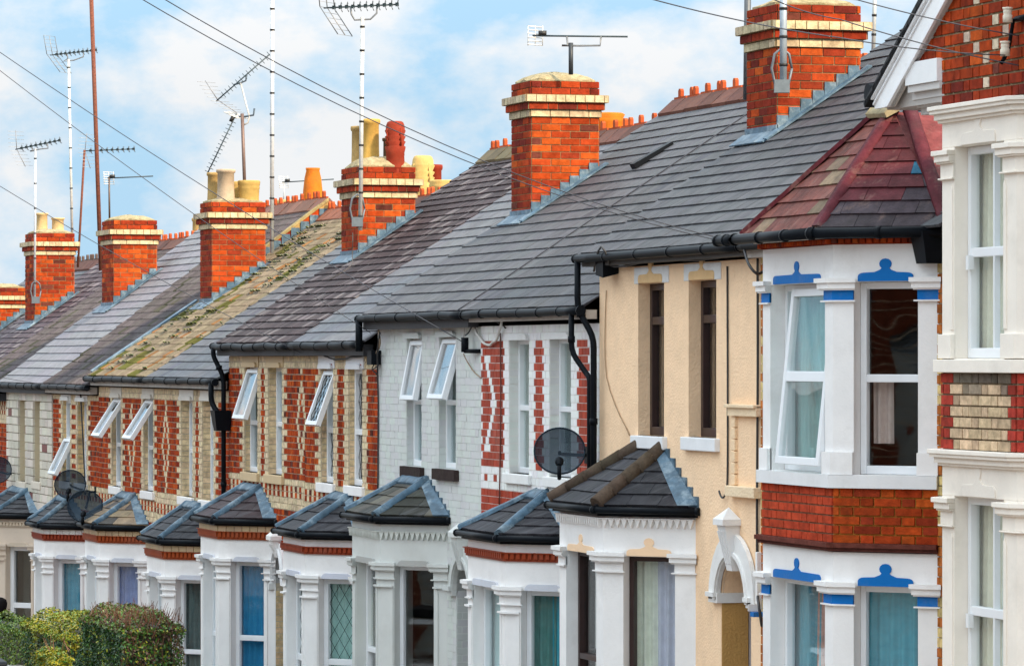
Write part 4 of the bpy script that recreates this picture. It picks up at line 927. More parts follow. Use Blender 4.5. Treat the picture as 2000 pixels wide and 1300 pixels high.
# ================================================================== house at the right edge, ivory bay under a gable
h = hdef('terraced_house', 'ivory painted two-storey bay with sash windows under an orange brick gable with white bargeboards')
H0 = h; x0, x1 = XB[0], -24.4; p = .62; xl, xr = X(1840, -p), X(1986, -p); zg = GZ(x0); zc = lambda py: Z(1986, py, -p)
fr = bay_frames(xl, xr, p); IV = (.85, .78, .69)
bw = MB()
bay_storey(bw, fr, zc(722), zc(700), zc(272) , zc(278), zc(205), IV, wp=.22, hat=None, capn=.10, base=True, stop=True)
bay_storey(bw, fr, zg - .1, zc(1440), zc(978), zc(982), zc(905), IV, wp=.22, capn=.10, base=True, stop=True)
for i, (F, Ln) in enumerate(fr):
    e0, e1 = T * (i > 0), T * (i < 2)
    bw.box(F, 0, Ln, zc(728), zc(702), -.1, .06, IV, 0, e0=.06 * e0, e1=.06 * e1)
    for zt_ in (zc(188), zc(884)):
        profile_run(bw, F, 0, Ln, zt_, [(.03, .10, None), (.025, .085, None), (.04, .055, None), (.02, .03, None)], IV, 0, e0=e0, e1=e1)
    for zh in (zc(272), zc(978)):
        if i: 
            a, b = Ln / 2 - .30, Ln / 2 + .30
            sh = tuple(q * .96 for q in IV)
            bw.prism(F, hat_poly(Ln / 2, zh + .004, .30, .22), -.01, .010, sh, 0)
bw.build('bay_window', M['paint'], h, bevel=.004)
bb = MB()
for i, (F, Ln) in enumerate(fr):
    za, zb = zc(884), zc(728); q = .16 * T
    bb.hexa([F.p(0 + q * (i > 0), za, -.16), F.p(Ln - q * (i < 2), za, -.16), F.p(Ln - q * (i < 2), zb, -.16), F.p(0 + q * (i > 0), zb, -.16), F.p(0, za, -.008), F.p(Ln, za, -.008), F.p(Ln, zb, -.008), F.p(0, zb, -.004)], (.30, .235, .155), 1)
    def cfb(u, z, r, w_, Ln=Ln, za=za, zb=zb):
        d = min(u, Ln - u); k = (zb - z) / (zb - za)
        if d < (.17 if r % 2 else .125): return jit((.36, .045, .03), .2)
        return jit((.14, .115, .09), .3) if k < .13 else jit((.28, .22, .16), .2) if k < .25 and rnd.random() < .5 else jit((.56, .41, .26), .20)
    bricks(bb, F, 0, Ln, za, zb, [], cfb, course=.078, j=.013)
bb.build('brick_band', [M['brick'], M['brick_buff']], h)
for za, zb in ((zc(1440), zc(978)), (zc(700), zc(272))):
    for i, (F, Ln) in enumerate(fr):
        a, b = .22, Ln - .22; mid = za + (zb - za) * .50
        wob = window(h, F, a, b, za, zb, depth=.10, split=[mid], cur=[(.0, .46, (.74, .72, .58)), (.42, 1, (.66, .72, .68))] if i else None, fw=.055)
        gb = MB(); uc = (a + b) / 2 + .02
        gb.box(F, uc - .012, uc + .012, za + .06, zb - .05, -.148, -.105); gb.box(F, a + .04, a + .09, mid - .12, mid - .02, -.11, -.07); gb.build('sash_bars', M['upvc'], h)
# gable wall: brick with a pale diamond, on the plane of the bay front
yg = -p; ub = xl; uc = X(1990, -p) - .30; half = 1.75; zbase = zc(188)
pk = Z(1700, 214, -p - .045); ux = X(1708, -p - .045); half = uc - ux; slope = .62; zpk = pk + half * slope
wallL = X(1842, -p)
Fg = Fr((0, yg, 0), (1, 0, 0), (0, -1, 0))
gb = MB()
zlow = Z(1780, 118, -p)
def lim(z):
    hw = max(0, (zpk - z) / slope - .01); a, b = uc - hw, uc + hw
    if z < zlow: a, b = max(a, wallL), min(b, 2 * uc - wallL)
    return [(a, b)] if b > a else []
gb.prism(Fg, [(wallL, zbase), (2 * uc - wallL, zbase), (2 * uc - wallL, zlow), (uc + (zpk - zlow) / slope - .12, zlow), (uc, zpk - .1), (uc - (zpk - zlow) / slope + .12, zlow), (wallL, zlow)], -.25, -.008, (.40, .33, .20), 1)
dcx, dcz = X(1926, -p), Z(1926, 55, -p)
def cfg(u, z, r, w_):
    e = abs(u - dcx) / .36 + abs(z - dcz) / .36
    return jit((.60, .48, .36), .12) if .58 < e < 1.22 and w_ < .2 else (dred() if z < zbase + .18 else red())
bricks(gb, Fg, wallL, 2 * uc - wallL, zbase, zpk - .1, [], cfg, course=.086, clip=lim, j=.016)
gb.build('gable_wall', [M['brick'], M['brick_buff']], h)
bg_ = MB(); yb = -p - .045; wd = .47
Fb = Fr((0, yb, 0), (1, 0, 0), (0, -1, 0))
cut, top = .30, .10          # the board's foot is cut level; the outer edge stands a little above the wall line
half_in = half - cut; zin = pk + half_in * slope
for s in (-1, 1):
    m_ = (lambda l: l) if s < 0 else (lambda l: l[::-1])
    U = lambda h_: uc + s * h_
    bg_.prism(Fb, m_([(U(half), pk), (U(half_in), pk), (uc, zin), (uc, zpk + top), (U(half), pk + top)]), -.03, 0, (.86, .86, .86))
    for o0, o1, pr in ((.0, .035, .030), (.06, .075, .014), (.235, .25, .014), (.265, .29, .024)):       # offsets down from the outer edge
        bg_.prism(Fb, m_([(U(half) , pk + top - o1), (uc, zpk + top - o1), (uc, zpk + top - o0), (U(half), pk + top - o0)]) if pk + top - o1 > pk else m_([(U(half - (o1 - top) / slope), pk), (uc, zpk + top - o1), (uc, zpk + top - o0), (U(half - max(0, o0 - top) / slope), max(pk, pk + top - o0))]), 0, pr, (.84, .84, .85))
bg_.build('bargeboard', M['paint'], h)
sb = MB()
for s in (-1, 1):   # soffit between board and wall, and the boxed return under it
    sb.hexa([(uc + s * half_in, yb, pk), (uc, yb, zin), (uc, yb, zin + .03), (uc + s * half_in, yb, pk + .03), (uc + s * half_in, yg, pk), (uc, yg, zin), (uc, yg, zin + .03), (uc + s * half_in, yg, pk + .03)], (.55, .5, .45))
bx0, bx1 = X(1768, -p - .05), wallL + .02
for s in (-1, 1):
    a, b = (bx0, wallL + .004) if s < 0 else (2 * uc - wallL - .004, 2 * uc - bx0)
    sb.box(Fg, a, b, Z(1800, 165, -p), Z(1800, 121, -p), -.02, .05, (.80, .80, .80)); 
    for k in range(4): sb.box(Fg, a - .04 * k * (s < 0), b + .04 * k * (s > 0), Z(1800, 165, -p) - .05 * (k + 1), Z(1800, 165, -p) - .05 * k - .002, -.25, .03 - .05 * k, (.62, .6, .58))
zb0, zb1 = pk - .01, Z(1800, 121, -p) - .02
for a, b in ((uc - half + .06, wallL - .003), (2 * uc - wallL + .003, uc + half - .06)): sb.box(Fg, a, b, zb0, zb1, -1.0, -.03, (.50, .47, .44))  # grey filler block, coloured like the shaded underside of the soffit
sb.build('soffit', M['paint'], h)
rm = MB(); zz = .30
for s in (-1, 1):
    a, b = Vector((uc + s * (half + .10), yb - .04, pk + top - .085)), Vector((uc, yb - .04, zpk + top + .0)); d = Vector((0, 3.6, 0))
    if s < 0: facet(rm, a + d, a, b, b + d, .2, .28, dark_slate, th=.02)
    else: facet(rm, a, a + d, b + d, b, .2, .28, dark_slate, th=.02)
    rm.hexa([a, b, b + Vector((0, 0, .05)), a + Vector((0, 0, .05)), a + Vector((0, .05, 0)), b + Vector((0, .05, 0)), b + Vector((0, .05, .05)), a + Vector((0, .05, .05))], (.03, .03, .03))
rm.build('gable_roof', M['slate'], h)
gz_ = MB(); gq = Vector((uc - half - .14, yb, pk + .12)); gz_.tube([gq, gq + Vector((0, 3.0, 0))], .075, 12); gz_.build('gutter', M['black'], h)
for px_, py_ in ((1968, 28), (1963, 94)):
    ib = MB(); c0 = Vector(P3(px_, py_, -p - .10)); ib.lathe(c0 - Vector((0, 0, .055)), [(.0, 0), (.034, 0), (.033, .045), (.027, .052), (.030, .065), (.030, .078), (.026, .082), (.034, .088), (.036, .10), (.0, .104)], 14, (.72, .66, .54)); ib.build('insulator', M['clay'], h)
bk = MB(); c0 = Vector(P3(1985, 55, -p - .02)); bk.tube([c0 + Vector((.1, 0, .05)), c0 + Vector((0, -.02, .06)), c0 + Vector((0, -.06, -.16)), c0 + Vector((-.05, -.09, -.24)), Vector(P3(1963, 112, -p - .10))], .014, 8); bk.tube([c0 + Vector((0, 0, .06)), c0 + Vector((.25, -.02, .06))], .02, 8); bk.build('wire_bracket', M['black'], h)
ze0 = Z(1150, 497, -.15) + .35
wb = MB(); ops = [(xl - p + .1, xr + p - .1, zg - .2, ze0 + .6)]
wallgrid(wb, FACADE, x0, x1, zg, ze0 - .1, ops, -.24, 0, (.40, .34, .22), 1); bricks(wb, FACADE, x0, x1, zg, ze0 - .1, ops, lambda u, z, r, w_: red()); wb.build('front_wall', [M['brick'], M['brick_buff']], h); shell(h, x0, x1, zg, ze0, 8.3)
roof(h, x0 + .1, x1, ze0, 8.3, mid_slate, .19, .27)
# ================================================================== pair with the grey house and the red-and-white house
zeD, zrD = Z(712, 616, -.15), 7.47; zrfD = mk_zr(zeD, zrD)
redt = (.34, .052, .02)
def redw(): return jit((.36, .045, .018), .2)
# --- red and white
h = hdef('terraced_house', 'house painted white with bare red brick strips left showing beside its upper windows')
H3 = h; x0, x1 = XB[3], XB[2]; ze, zr = zeD, zrD; zg = GZ(x0)
ops = openings_px([(995, 1034, 663, 925), (1074, 1116, 661, 932)])
bay, bi = std_bay(h, 914, 987, 1044, (1052, 1072, 965), 'e', col=(.83, .815, .80), hood=(.60, .62, .68), dent=lambda z: (z - .165, .085, (.30, .048, .016), 'box'),
    front_cur=[(0, .9, (.45, .66, .66))], right_cur=[(0, .55, (.10, .26, .24)), (.45, 1, (.05, .36, .46))], fw=.05)
wb = MB(); zt = ze - .15; al = ops + [bay]
wallgrid(wb, FACADE, x0, x1, zg, zt, al, -.24, 0, (.74, .72, .68), 1)
zz = [(X(941), X(985)), (X(1044), X(1063)), (X(1128), X(1151))]; ztp, zbt = Z(1050, 664), Z(1000, 915)
def cfE(u, z, r, w_):
    W_ = jit((.80, .80, .79), .03)
    if zbt < z < ztp:
        for i, (a, b) in enumerate(zz):
            t = r % 4; ins = (.0, .03, .085, .05)[t] if i == 1 else (.0, .025)[r % 2]
            if a + ins < u < b - ins:
                if i == 0:
                    d = abs(z - (zbt + ztp) / 2) / ((ztp - zbt) / 2); zc_ = a + (b - a) * (.55 - .42 * d)
                    if abs(u - zc_) < .07 and d < .72 and u < b - .3: return W_
                return redw()
    if z < Z(960, 958) and u < X(1034): return redw()
    if Z(960, 943) < z < Z(960, 930) and u < X(985) and int((u + 99) / .11) % 3 == 0: return redw()
    return W_
bricks(wb, FACADE, x0, x1, zg, zt, al, cfE, th=.006, j=.008, bond='header')
for o in ops: lintel(wb, o, (.79, .79, .78), h=.01, ext=0); jamb_bricks(wb, o, .13, lambda: jit((.70, .70, .67), .03), th=.004)
wb.build('front_wall', [M['paint'], M['paint']], h); shell(h, x0, x1, zg, ze, zr)
for i, o in enumerate(ops):
    sill(h, FACADE, o[0] - .10, o[1] + .10, o[2], h=.10, proj=.05, col=(.80, .80, .78))
    window(h, FACADE, *o, depth=.09, split=[o[2] + (o[3] - o[2]) * .49], cur=[(0, 1, (.52, .66, .58))])
roof(h, x0, x1, ze, zr, lambda u, v, r: jit((.058, .058, .062), .20) if rnd.random() < .9 else jit((.04, .04, .05), .2), .20, .27, crest='loop')
gutter(h, x0, x1 + .02, ze, brackets=.6, sag=.006, fascia=(.42, .38, .34), fh=.08)
gx = x1 - .14
pipe(h, [(gx - .1, -.20, ze - .06), (gx - .1, -.20, ze - .42), (gx + .05, -.10, ze - .62), (gx + .12, -.09, ze - .66), (gx + .12, -.09, zg)], .027, clips=(ze - .3, ze - 1.6))
cable(h, [P3(1128, 610, -.06), P3(1090, 612, -.05), P3(1060, 607, -.05), P3(1020, 612, -.05), P3(985, 612, -.06), P3(978, 640, -.05), P3(965, 668, -.04), P3(948, 672, -.03), P3(934, 655, -.04), P3(922, 630, -.06), P3(905, 605, -.1)], .014, (.62, .60, .56), wob=.01)
cable(h, [P3(977, 650, -.02), P3(978, 800, -.02), P3(975, 1000, -.02)], .008, (.12, .03, .02)); cable(h, [P3(985, 618, -.05), P3(960, 622, -.06), P3(975, 632, -.05), P3(988, 640, -.03)], .007, wob=.012)
wv = MB(); a0 = Vector((X(1262, 2.4), 2.4, zrfD(2.4))); q = lambda x, y, n: (x, y - n * .5, zrfD(y) + n * .83)
xa = X(1262, 2.35); wv.hexa([q(xa, 2.2, .02), q(xa + .16, 2.2, .02), q(xa + .16, 2.62, .02), q(xa, 2.62, .02), q(xa, 2.2, .085), q(xa + .16, 2.2, .085), q(xa + .16, 2.62, .05), q(xa, 2.62, .05)]); wv.build('roof_vent', M['black'], h)

# --- grey
h = hdef('terraced_house', 'pale grey painted brick house with dark brown window ledges and two tilted upper windows')
H4 = h; x0, x1 = XB[4], XB[3]; zg = GZ(x0)
ops = openings_px([(795, 824, 660, 910), (858, 891, 657, 915)])
GC = (.60, .62, .60)
bay, bi = std_bay(h, 688, 743, 1007, (798, 837, 937), 'd', col=(.60, .615, .59), hood=(.42, .42, .40), dent=lambda z: (z - .16, .09, (.58, .60, .56), 'tri'), cf=old_slate,
    front_cur=[(0, 1, (.42, .46, .26), .8, .45)], right_cur=[(0, .04, (.05, .02, .03))], fw=.045)
dx0, dx1 = x1 - .92, x1 - .12; dzs, dzt = Z(900, 1155), Z(900, 1092)
dx0, dx1 = X(892), X(924)
wb = MB(); zt = ze - .15; al = ops + [bay, (dx0, dx1, zg, dzt)]
wallgrid(wb, FACADE, x0, x1, zg, zt, al, -.24, 0, tuple(q * .98 for q in GC), 0)
bricks(wb, FACADE, x0, x1, zg, zt, al, lambda u, z, r, w_: jit(GC, .02), th=.0045, j=.005)
for o in ops: lintel(wb, o, GC, h=.01, ext=0); jamb_bricks(wb, o, .13, lambda: jit(GC, .03), th=.004)
arch_opening(wb, FACADE, dx0, dx1, dzs, dzt, -.24, 0, GC, 0, ringc=(.58, .60, .58), ring=.13, proj=.05, rise=dzt - dzs)
keystone(wb, FACADE, (dx0 + dx1) / 2, dzt - .1, Z(905, 1025), (.60, .62, .60), w=.10)
wb.box(FACADE, dx0 - .22, dx0, dzs - .05, dzs, -.01, .06, GC); wb.box(FACADE, dx0 - .24, dx0, dzs, dzs + .05, -.01, .09, GC)
F = Fr((dx0, 0, 0), (0, 1, 0), (1, 0, 0)); bricks(wb, F, 0, .24, zg, dzs, [], lambda u, z, r, w_: jit((.50, .52, .51), .03), th=.004, j=.012)
wb.build('front_wall', M['paint'], h); shell(h, x0, x1, zg, ze, zr)
pb = MB(); pb.box(FACADE, dx0, dx1, zg, dzt, -1.0, -.95, (.35, .36, .35)); pb.box(FACADE, dx0 - .05, dx0, zg, dzt + .1, -.95, -.25, (.5, .52, .5)); pb.box(FACADE, dx1, dx1 + .05, zg, dzt + .1, -.95, -.25, (.5, .52, .5)); pb.box(FACADE, dx0, dx1, dzt + .02, dzt + .1, -.95, -.25, (.5, .52, .5)); pb.build('porch', M['paint'], h)
for i, o in enumerate(ops):
    s_ = MB(); s_.box(FACADE, o[0] - .10, o[1] + .12, o[2] - .12, o[2] - .005, -.1, .06, (.045, .032, .03)); s_.build('sill', M['tile_rough'], h, bevel=.006)
    window(h, FACADE, *o, depth=.07, split=[o[2] + (o[3] - o[2]) * .50], sash=(1, (11, 16)[i]), cur=[(0, 1, (.16, .42, .42), .48, 0)])
cg = lambda u, v, r: jit((.074, .074, .08), .15) if rnd.random() < .93 else jit((.055, .055, .065), .2)
roof(h, x0, x1, ze, zr, cg, .20, .27, lo=.09, crest='loop')
gutter(h, x0 - .14, x1, ze, brackets=.8, sag=.006, fh=.13)
pipe(h, [(x0 - .08, -.2, ze - .05), (x0 - .08, -.2, ze - .40)], .04)
chimney(h, X(1000, 1.5), X(1038, 1.5), 1.5, 2.28, zrfD, Z(1038, 228, 1.5), pots=[], dome=.11)
cable(h, [(x1 - .28, -.17, zeD + .02)] + [(x1 - .28 + .0 * k, -.15 + k * .6, zrfD(-.15 + k * .6) + .035) for k in range(1, 7)], .007, (.02, .022, .035))
cable(h, [P3(905, 608, -.1), P3(907, 640, -.06), P3(903, 668, -.08)], .008, (.5, .48, .45)); bx = MB(); c0 = Vector(P3(908, 676, -.10)); bx.tube([c0 + Vector((0, 0, .09)), c0 - Vector((0, 0, .06))], .04, 8); bx.tube([c0 - Vector((0, 0, .05)), c0 + Vector((.25, .09, -.05))], .022, 8); bx.build('wire_bracket', M['black'], h)
cable(h, [P3(905, 690, -.06), P3(912, 705, -.03), P3(925, 725, -.02), P3(940, 738, -.02)], .006, (.3, .2, .12)); cable(h, [P3(925, 615, -.05), P3(920, 640, -.06), P3(908, 655, -.08)], .007, wob=.01)

# ================================================================== polychrome brick houses
zeC, zrC = Z(428, 672, -.15), 7.25; zrfC = mk_zr(zeC, zrC)
zeB, zrB = Z(178, 735, -.15), 6.76; zrfB = mk_zr(zeB, zrB)
zeA, zrA = Z(20, 748, -.15), 6.95; zrfA = mk_zr(zeA, zrA)
BUFFS = (.62, .50, .34)
def polyhouse(h, x0, x1, ze, zr, ops, bay, lint, door=None, dia=None, jamb=stock, sillc=WHITE, lintels=None, sillw=(.10, .12)):
    zg = GZ(x0); zt = ze - .15; wb = MB(); al = ops + [bay] + ([door] if door else [])
    wallgrid(wb, FACADE, x0, x1, zg, zt, al, -.24, 0, (.56, .48, .36), 1)
    cf, rbn = poly_cf(ops, x0, x1, dia); lz = [(o[0] - .09, o[1] + .09, o[3] - .01, o[3] + .44) for o in ops]
    bricks(wb, FACADE, x0, x1, zg, zt, al + lz, cf, rowbond=rbn, bond='header', j=.012)
    for o in ops: jamb_bricks(wb, o, .14, jamb)
    wb.build('front_wall', [M['brick'], M['brick_buff']], h)
    for i, o in enumerate(ops):
        lb = MB(); lc = lint[i] if isinstance(lint, list) else lint
        lintel(lb, o, lc, h=min(.42, zt - o[3] - .005), ext=.085, n=.02); lb.build('lintel', M['paint'], h)
    for o in ops: sill(h, FACADE, o[0] - sillw[0], o[1] + sillw[1], o[2], h=.11, proj=.05, col=sillc)
    shell(h, x0, x1, zg, ze, zr)
# --- C2
h = hdef('terraced_house', 'red and cream brick house with white lintels and leaded diamond window panes')
H5 = h; x0, x1 = XB[5], XB[4]; ze, zr = zeC, zrC
ops = openings_px([(628, 652, 719, 943), (682, 709, 720, 949)])
bay, bi = std_bay(h, 553, 597, 1038, (660, 686, 969), 'c', col=(.83, .815, .80), hood=(.60, .62, .70), dent=lambda z: (z - .165, .085, (.30, .048, .016), 'box'), lead=True,
    front_cur=[(0, 1, (.50, .62, .62))], right_cur=[(0, 1, (.42, .62, .58))], fw=.06, right_split=True)
polyhouse(h, x0, x1, ze, zr, ops, bay, (.78, .78, .80), dia=[(X(590), (ops[0][2] + ops[0][3]) / 2, .22, .56)])
for i, o in enumerate(ops): window(h, FACADE, *o, depth=.06, split=[o[2] + (o[3] - o[2]) * .46], sash=(1, 20) if i == 0 else None, lead=True, cur=[(0, 1, (.58, .42, .33) if i else (.5, .5, .48))], fw=.055)
for o in ops:
    hl = MB(); hl.box(FACADE, o[0] + .0, o[1], o[3] + .0, o[3] + .055, -.02, .03, (.36, .09, .09)); hl.build('window_head', M['paint'], h, bevel=.01)
roof(h, x0, x1, ze, zr, lambda u, v, r: jit((.125, .125, .134), .09), .20, .27)
roofC2 = h
gutter(h, x0, x1 - .1, ze, brackets=.6, sag=.01, fh=.12)
cable(h, [P3(742, 650, -.1), P3(737, 690, -.08), P3(738, 740, -.03), P3(739, 800, -.02), P3(738, 960, -.02)], .010); cable(h, [P3(725, 610, -.1), P3(738, 640, -.1), P3(742, 670, -.08), P3(735, 690, -.06)], .012, (.25, .18, .12)); bx = MB(); c0 = Vector(P3(731, 698, -.06)); bx.box(Fr(c0, (1, 0, 0), (0, -1, 0)), -.10, .10, -.08, .08, -.05, .06); bx.build('junction_box', M['black'], h)
cable(h, [P3(618, 688, -.05), P3(640, 697, -.06), P3(660, 702, -.05), P3(690, 697, -.06), P3(725, 693, -.05)], .010, wob=.006); cable(h, [P3(733, 705, -.05), P3(727, 720, -.08), P3(737, 730, -.05), P3(728, 722, -.1), P3(740, 712, -.06)], .007, wob=.012)
# --- C1
h = hdef('terraced_house', 'red and cream brick house with sandstone coloured lintels under a streaky purple roof')
H6 = h; x0, x1 = XB[6], XB[5]
ops = openings_px([(479, 504, 716, 922), (525, 552, 717, 927)])
bay, bi = std_bay(h, 392, 428, 1012, (481, 511, 951), 'c', col=(.83, .815, .80), hood=(.60, .62, .68), dent=lambda z: (z - .155, .10, (.32, .058, .014), 'box'), frieze=(.60, .46, .28), cf=brown_slate,
    front_cur=[(0, 1, (.50, .62, .66))], right_cur=[(0, 1, (.035, .24, .44))], fw=.055, right_split=True)
dC = (X(538) - .0, X(553) + .1, GZ(x0), Z(548, 1075)); dzs = Z(548, 1140)
polyhouse(h, x0, x1, ze, zr, ops, bay, (.58, .42, .24), door=dC, dia=[(X(590), (ops[0][2] + ops[0][3]) / 2, .22, .56)], sillc=(.62, .46, .27))
ab = MB(); arch_opening(ab, FACADE, dC[0], dC[1], dzs, dC[3], -.24, .004, (.80, .8, .8), 0, ringc=(.80, .80, .80), ring=.13, proj=.05, rise=dC[3] - dzs); ab.box(FACADE, dC[0] - .14, dC[0], dzs - .08, dzs, -.01, .08, (.74, .74, .72)); keystone(ab, FACADE, (dC[0] + dC[1]) / 2, dC[3] - .08, Z(550, 1035), WHITE); ab.build('door_arch', M['paint'], h)
pb = MB(); pb.box(FACADE, dC[0], dC[1], dC[2], dC[3], -1, -.95, (.3, .3, .3)); pb.box(FACADE, dC[0] - .05, dC[0], dC[2], dC[3] + .1, -.95, -.25, (.55, .55, .55)); pb.build('porch', M['paint'], h)
jb = MB(); F = Fr((dC[0], 0, 0), (0, 1, 0), (1, 0, 0)); bricks(jb, F, 0, .24, dC[2], dzs - .09, [], lambda u, z, r, w_: stock(), th=.005); jb.build('door_jamb', M['brick'], h)
for i, o in enumerate(ops): window(h, FACADE, *o, depth=(.06, .09)[i], split=[o[2] + (o[3] - o[2]) * .47], sash=(1, 18) if i == 0 else None, cur=[(.1, 1, (.30, .42, .42))], fw=.05)
roof(h, x0, x1, ze, zr, purple, .16, .17, m='tile_streaked', lo=.08, ridgec=(.14, .11, .06), th=.014)
gutter(h, x0 - .13, x1, ze, brackets=.55, sag=.012, fh=.12)
px_ = x0 + .05
pipe(h, [(x0 - .02, -.21, ze - .05), (x0 - .02, -.21, ze - .15), (px_, -.09, ze - .42), (px_, -.09, GZ(x0))], .031, hops=(px_, -.11, ze - .98), clips=(ze - .3, ze - 1.8))
OR, YB, DK, YE, RDC = (.58, .15, .012), (.42, .28, .11), (.13, .09, .07), (.50, .34, .12), (.235, .030, .014)
c3x0, c3x1 = X(668, 1.5), X(700, 1.5); cy = 1.5
def cp(px, y): return X(px, y)
chimney(h, c3x0, c3x1, 1.5, 2.25, zrfC, Z(700, 386, 1.5), dome=.14, pots=[('tall', cp(698, 1.70), 1.70, 0, .60, .115, YB), ('tall', cp(724, 1.78), 1.78, .02, .66, .13, (.52, .32, .08)), ('tall', cp(748, 2.12), 2.12, .02, .43, .11, (.10, .065, .045)), ('louvre', cp(772, 2.02), 2.02, .0, .62, .118, RDC)])
cable(h, [P3(x_, y_, o_) for x_, y_, o_ in ((689, 455, 1.44), (689, 470, 1.42), (688, 500, 1.4), (684, 520, 1.1), (640, 548, .8))], .006, (.06, .05, .045))
# --- rear stack shared behind the ridge
def rear(h, x0, y0, zt, pots, w_=.8, d=.8):
    mb = MB(); mb.box(FACADE, x0, x0 + w_, zt - 2.2, zt, -y0 - d, -y0, (.40, .34, .25), 1)
    for F, Ln, k in four(x0, x0 + w_, y0, y0 + d): bricks(mb, F, 0, Ln, zt - 2.2, zt, [], lambda u, z, r, q: red(), bond='stretcher')
    ch = mb.build('chimney', [M['brick'], M['brick_buff']], h)
    for kind, px, y, ztop, hh, r, c in pots: pot(kind, X(px, y), y, Z(px, ztop, y) - hh + .03, hh, r, c, ch)
rear(h, X(822, 5.2), 5.0, Z(840, 425, 5.2), [('louvre', 826, 5.25, 304, .80, .16, YE), ('tall', 849, 5.5, 319, .80, .13, RDC), ('flower', 867, 5.3, 352, .55, .19, YE)])
# --- B2
h = hdef('terraced_house', 'red and cream brick house whose two shut upper windows sit deep in sandy brick reveals')
H7 = h; x0, x1 = XB[7], XB[6]; ze, zr = zeB, zrB
ops = openings_px([(355, 377, 781, 970), (396, 418, 782, 977)])
bay, bi = std_bay(h, 287, 322, 1052, (372, 398, 985), 'b', col=(.83, .815, .80), hood=(.60, .62, .68), dent=lambda z: (z - .165, .10, (.32, .058, .014), 'box'), frieze=(.60, .46, .28),
    front_cur=[(0, 1, (.20, .30, .32))], right_cur=[(0, .5, (.10, .16, .16)), (.6, 1, (.16, .28, .30))], fw=.05, right_split=True)
polyhouse(h, x0, x1, ze, zr, ops, bay, (.70, .66, .60), dia=[(X(325), (ops[0][2] + ops[0][3]) / 2, .22, .58)], jamb=lambda: jit((.74, .56, .34), .12))
for o in ops: window(h, FACADE, *o, depth=.10, split=[o[2] + (o[3] - o[2]) * .47], cur=[(0, 1, (.4, .44, .44))], fw=.05)
roof(h, x0, x1, ze, zr, lambda u, v, r: jit((.10, .102, .11), .12) if rnd.random() < .9 else jit((.07, .07, .09), .2), .19, .27)
gutter(h, x0, x1, ze, brackets=.7, sag=.006, fascia=(.45, .42, .38), fh=.10)
pipe(h, [(x1 - .15, -.21, ze - .05), (x1 - .15, -.21, ze - .30), (x1 + .02, -.10, ze - .52), (x1 + .1, -.09, ze - .58)], .036)
# --- B1
h = hdef('terraced_house', 'red and cream brick house under mossy beige tiles with two windows flung wide open')
H8 = h; x0, x1 = XB[8], XB[7]
ops = openings_px([(220, 237, 776, 950), (282, 300, 778, 959)])
bay, bi = std_bay(h, 166, 194, 1024, (243, 266, 967), 'b', col=(.83, .815, .80), hood=(.60, .62, .68), dent=lambda z: (z - .155, .10, (.32, .058, .014), 'box'), frieze=(.60, .46, .28),
    cf=lambda u, v, r: jit((.26, .19, .12), .2) if (int(u * 3.3) + r) % 3 else jit((.07, .06, .055), .25), front_cur=[(.2, 1, (.55, .66, .70))], right_cur=[(0, 1, (.28, .34, .58))], fw=.06)
polyhouse(h, x0, x1, ze, zr, ops, bay, (.58, .53, .46), dia=[(X(258), (ops[0][2] + ops[0][3]) / 2, .22, .58)], jamb=lambda: jit((.74, .56, .34), .12))
for o in ops: window(h, FACADE, *o, depth=.05, split=[o[2] + (o[3] - o[2]) * .47], sash=(1, 33), cur=None, fw=.05)
roof(h, x0, x1, ze, zr, beige, .165, .21, m='tile_rough', ribs=2, lo=.05, ridgec=(.25, .09, .05))
gutter(h, x0 - .08, x1, ze, brackets=.7, sag=.006, fascia=(.45, .42, .38), fh=.10)
# parapet between the two roof slopes, with stepped lead
pm = MB(); n = 13; yA, yB = 1.6, RIDGE_Y + .0
for i in range(n):
    a, b = yA + (yB - yA) * i / n, yA + (yB - yA) * (i + 1) / n; za, zb = zrfA(a), zrfA(b)
    F = Fr((x0 - .06, 0, 0), (0, 1, 0), (1, 0, 0))
    pm.hexa([(x0 - .06, a, zrfB(a) - .1), (x0 - .06, b, zrfB(b) - .1), (x0 - .06, b, zb + .03), (x0 - .06, a, za + .03), (x0 + .05, a, zrfB(a) - .1), (x0 + .05, b, zrfB(b) - .1), (x0 + .05, b, zb + .03), (x0 + .05, a, za + .03)], red() if i % 3 else (.45, .3, .12))
    pm.hexa([(x0 - .10, a, za + .03), (x0 - .10, b, zb + .03), (x0 - .10, b, zb + .075), (x0 - .10, a, za + .075), (x0 + .07, a, za + .03), (x0 + .07, b, zb + .03), (x0 + .07, b, zb + .075), (x0 + .07, a, za + .075)], (.34, .26, .12))
    pm.hexa([(x0 + .051, a, zrfB(a) - .02), (x0 + .051, b, zrfB(b) - .02), (x0 + .051, b - .02, zrfB(b) + .10), (x0 + .051, a, zrfB(b) + .10), (x0 + .072, a, zrfB(a) - .02), (x0 + .072, b, zrfB(b) - .02), (x0 + .072, b - .02, zrfB(b) + .10), (x0 + .072, a, zrfB(b) + .10)], (1, 1, 1), 1)
pm.build('parapet', [M['brick'], M['lead']], h)
lv = MB(); q = lambda x, y, nn: (x, y - nn * .5, zrfB(y) + nn * .83)
lv.hexa([q(x0 - .02, -.1, .03), q(x0 + .09, -.1, .03), q(x0 + .09, 1.5, .03), q(x0 - .02, 1.5, .03), q(x0 - .02, -.1, .07), q(x0 + .09, -.1, .06), q(x0 + .09, 1.5, .06), q(x0 - .02, 1.5, .07)]); lv.build('verge_flashing', M['lead'], h)
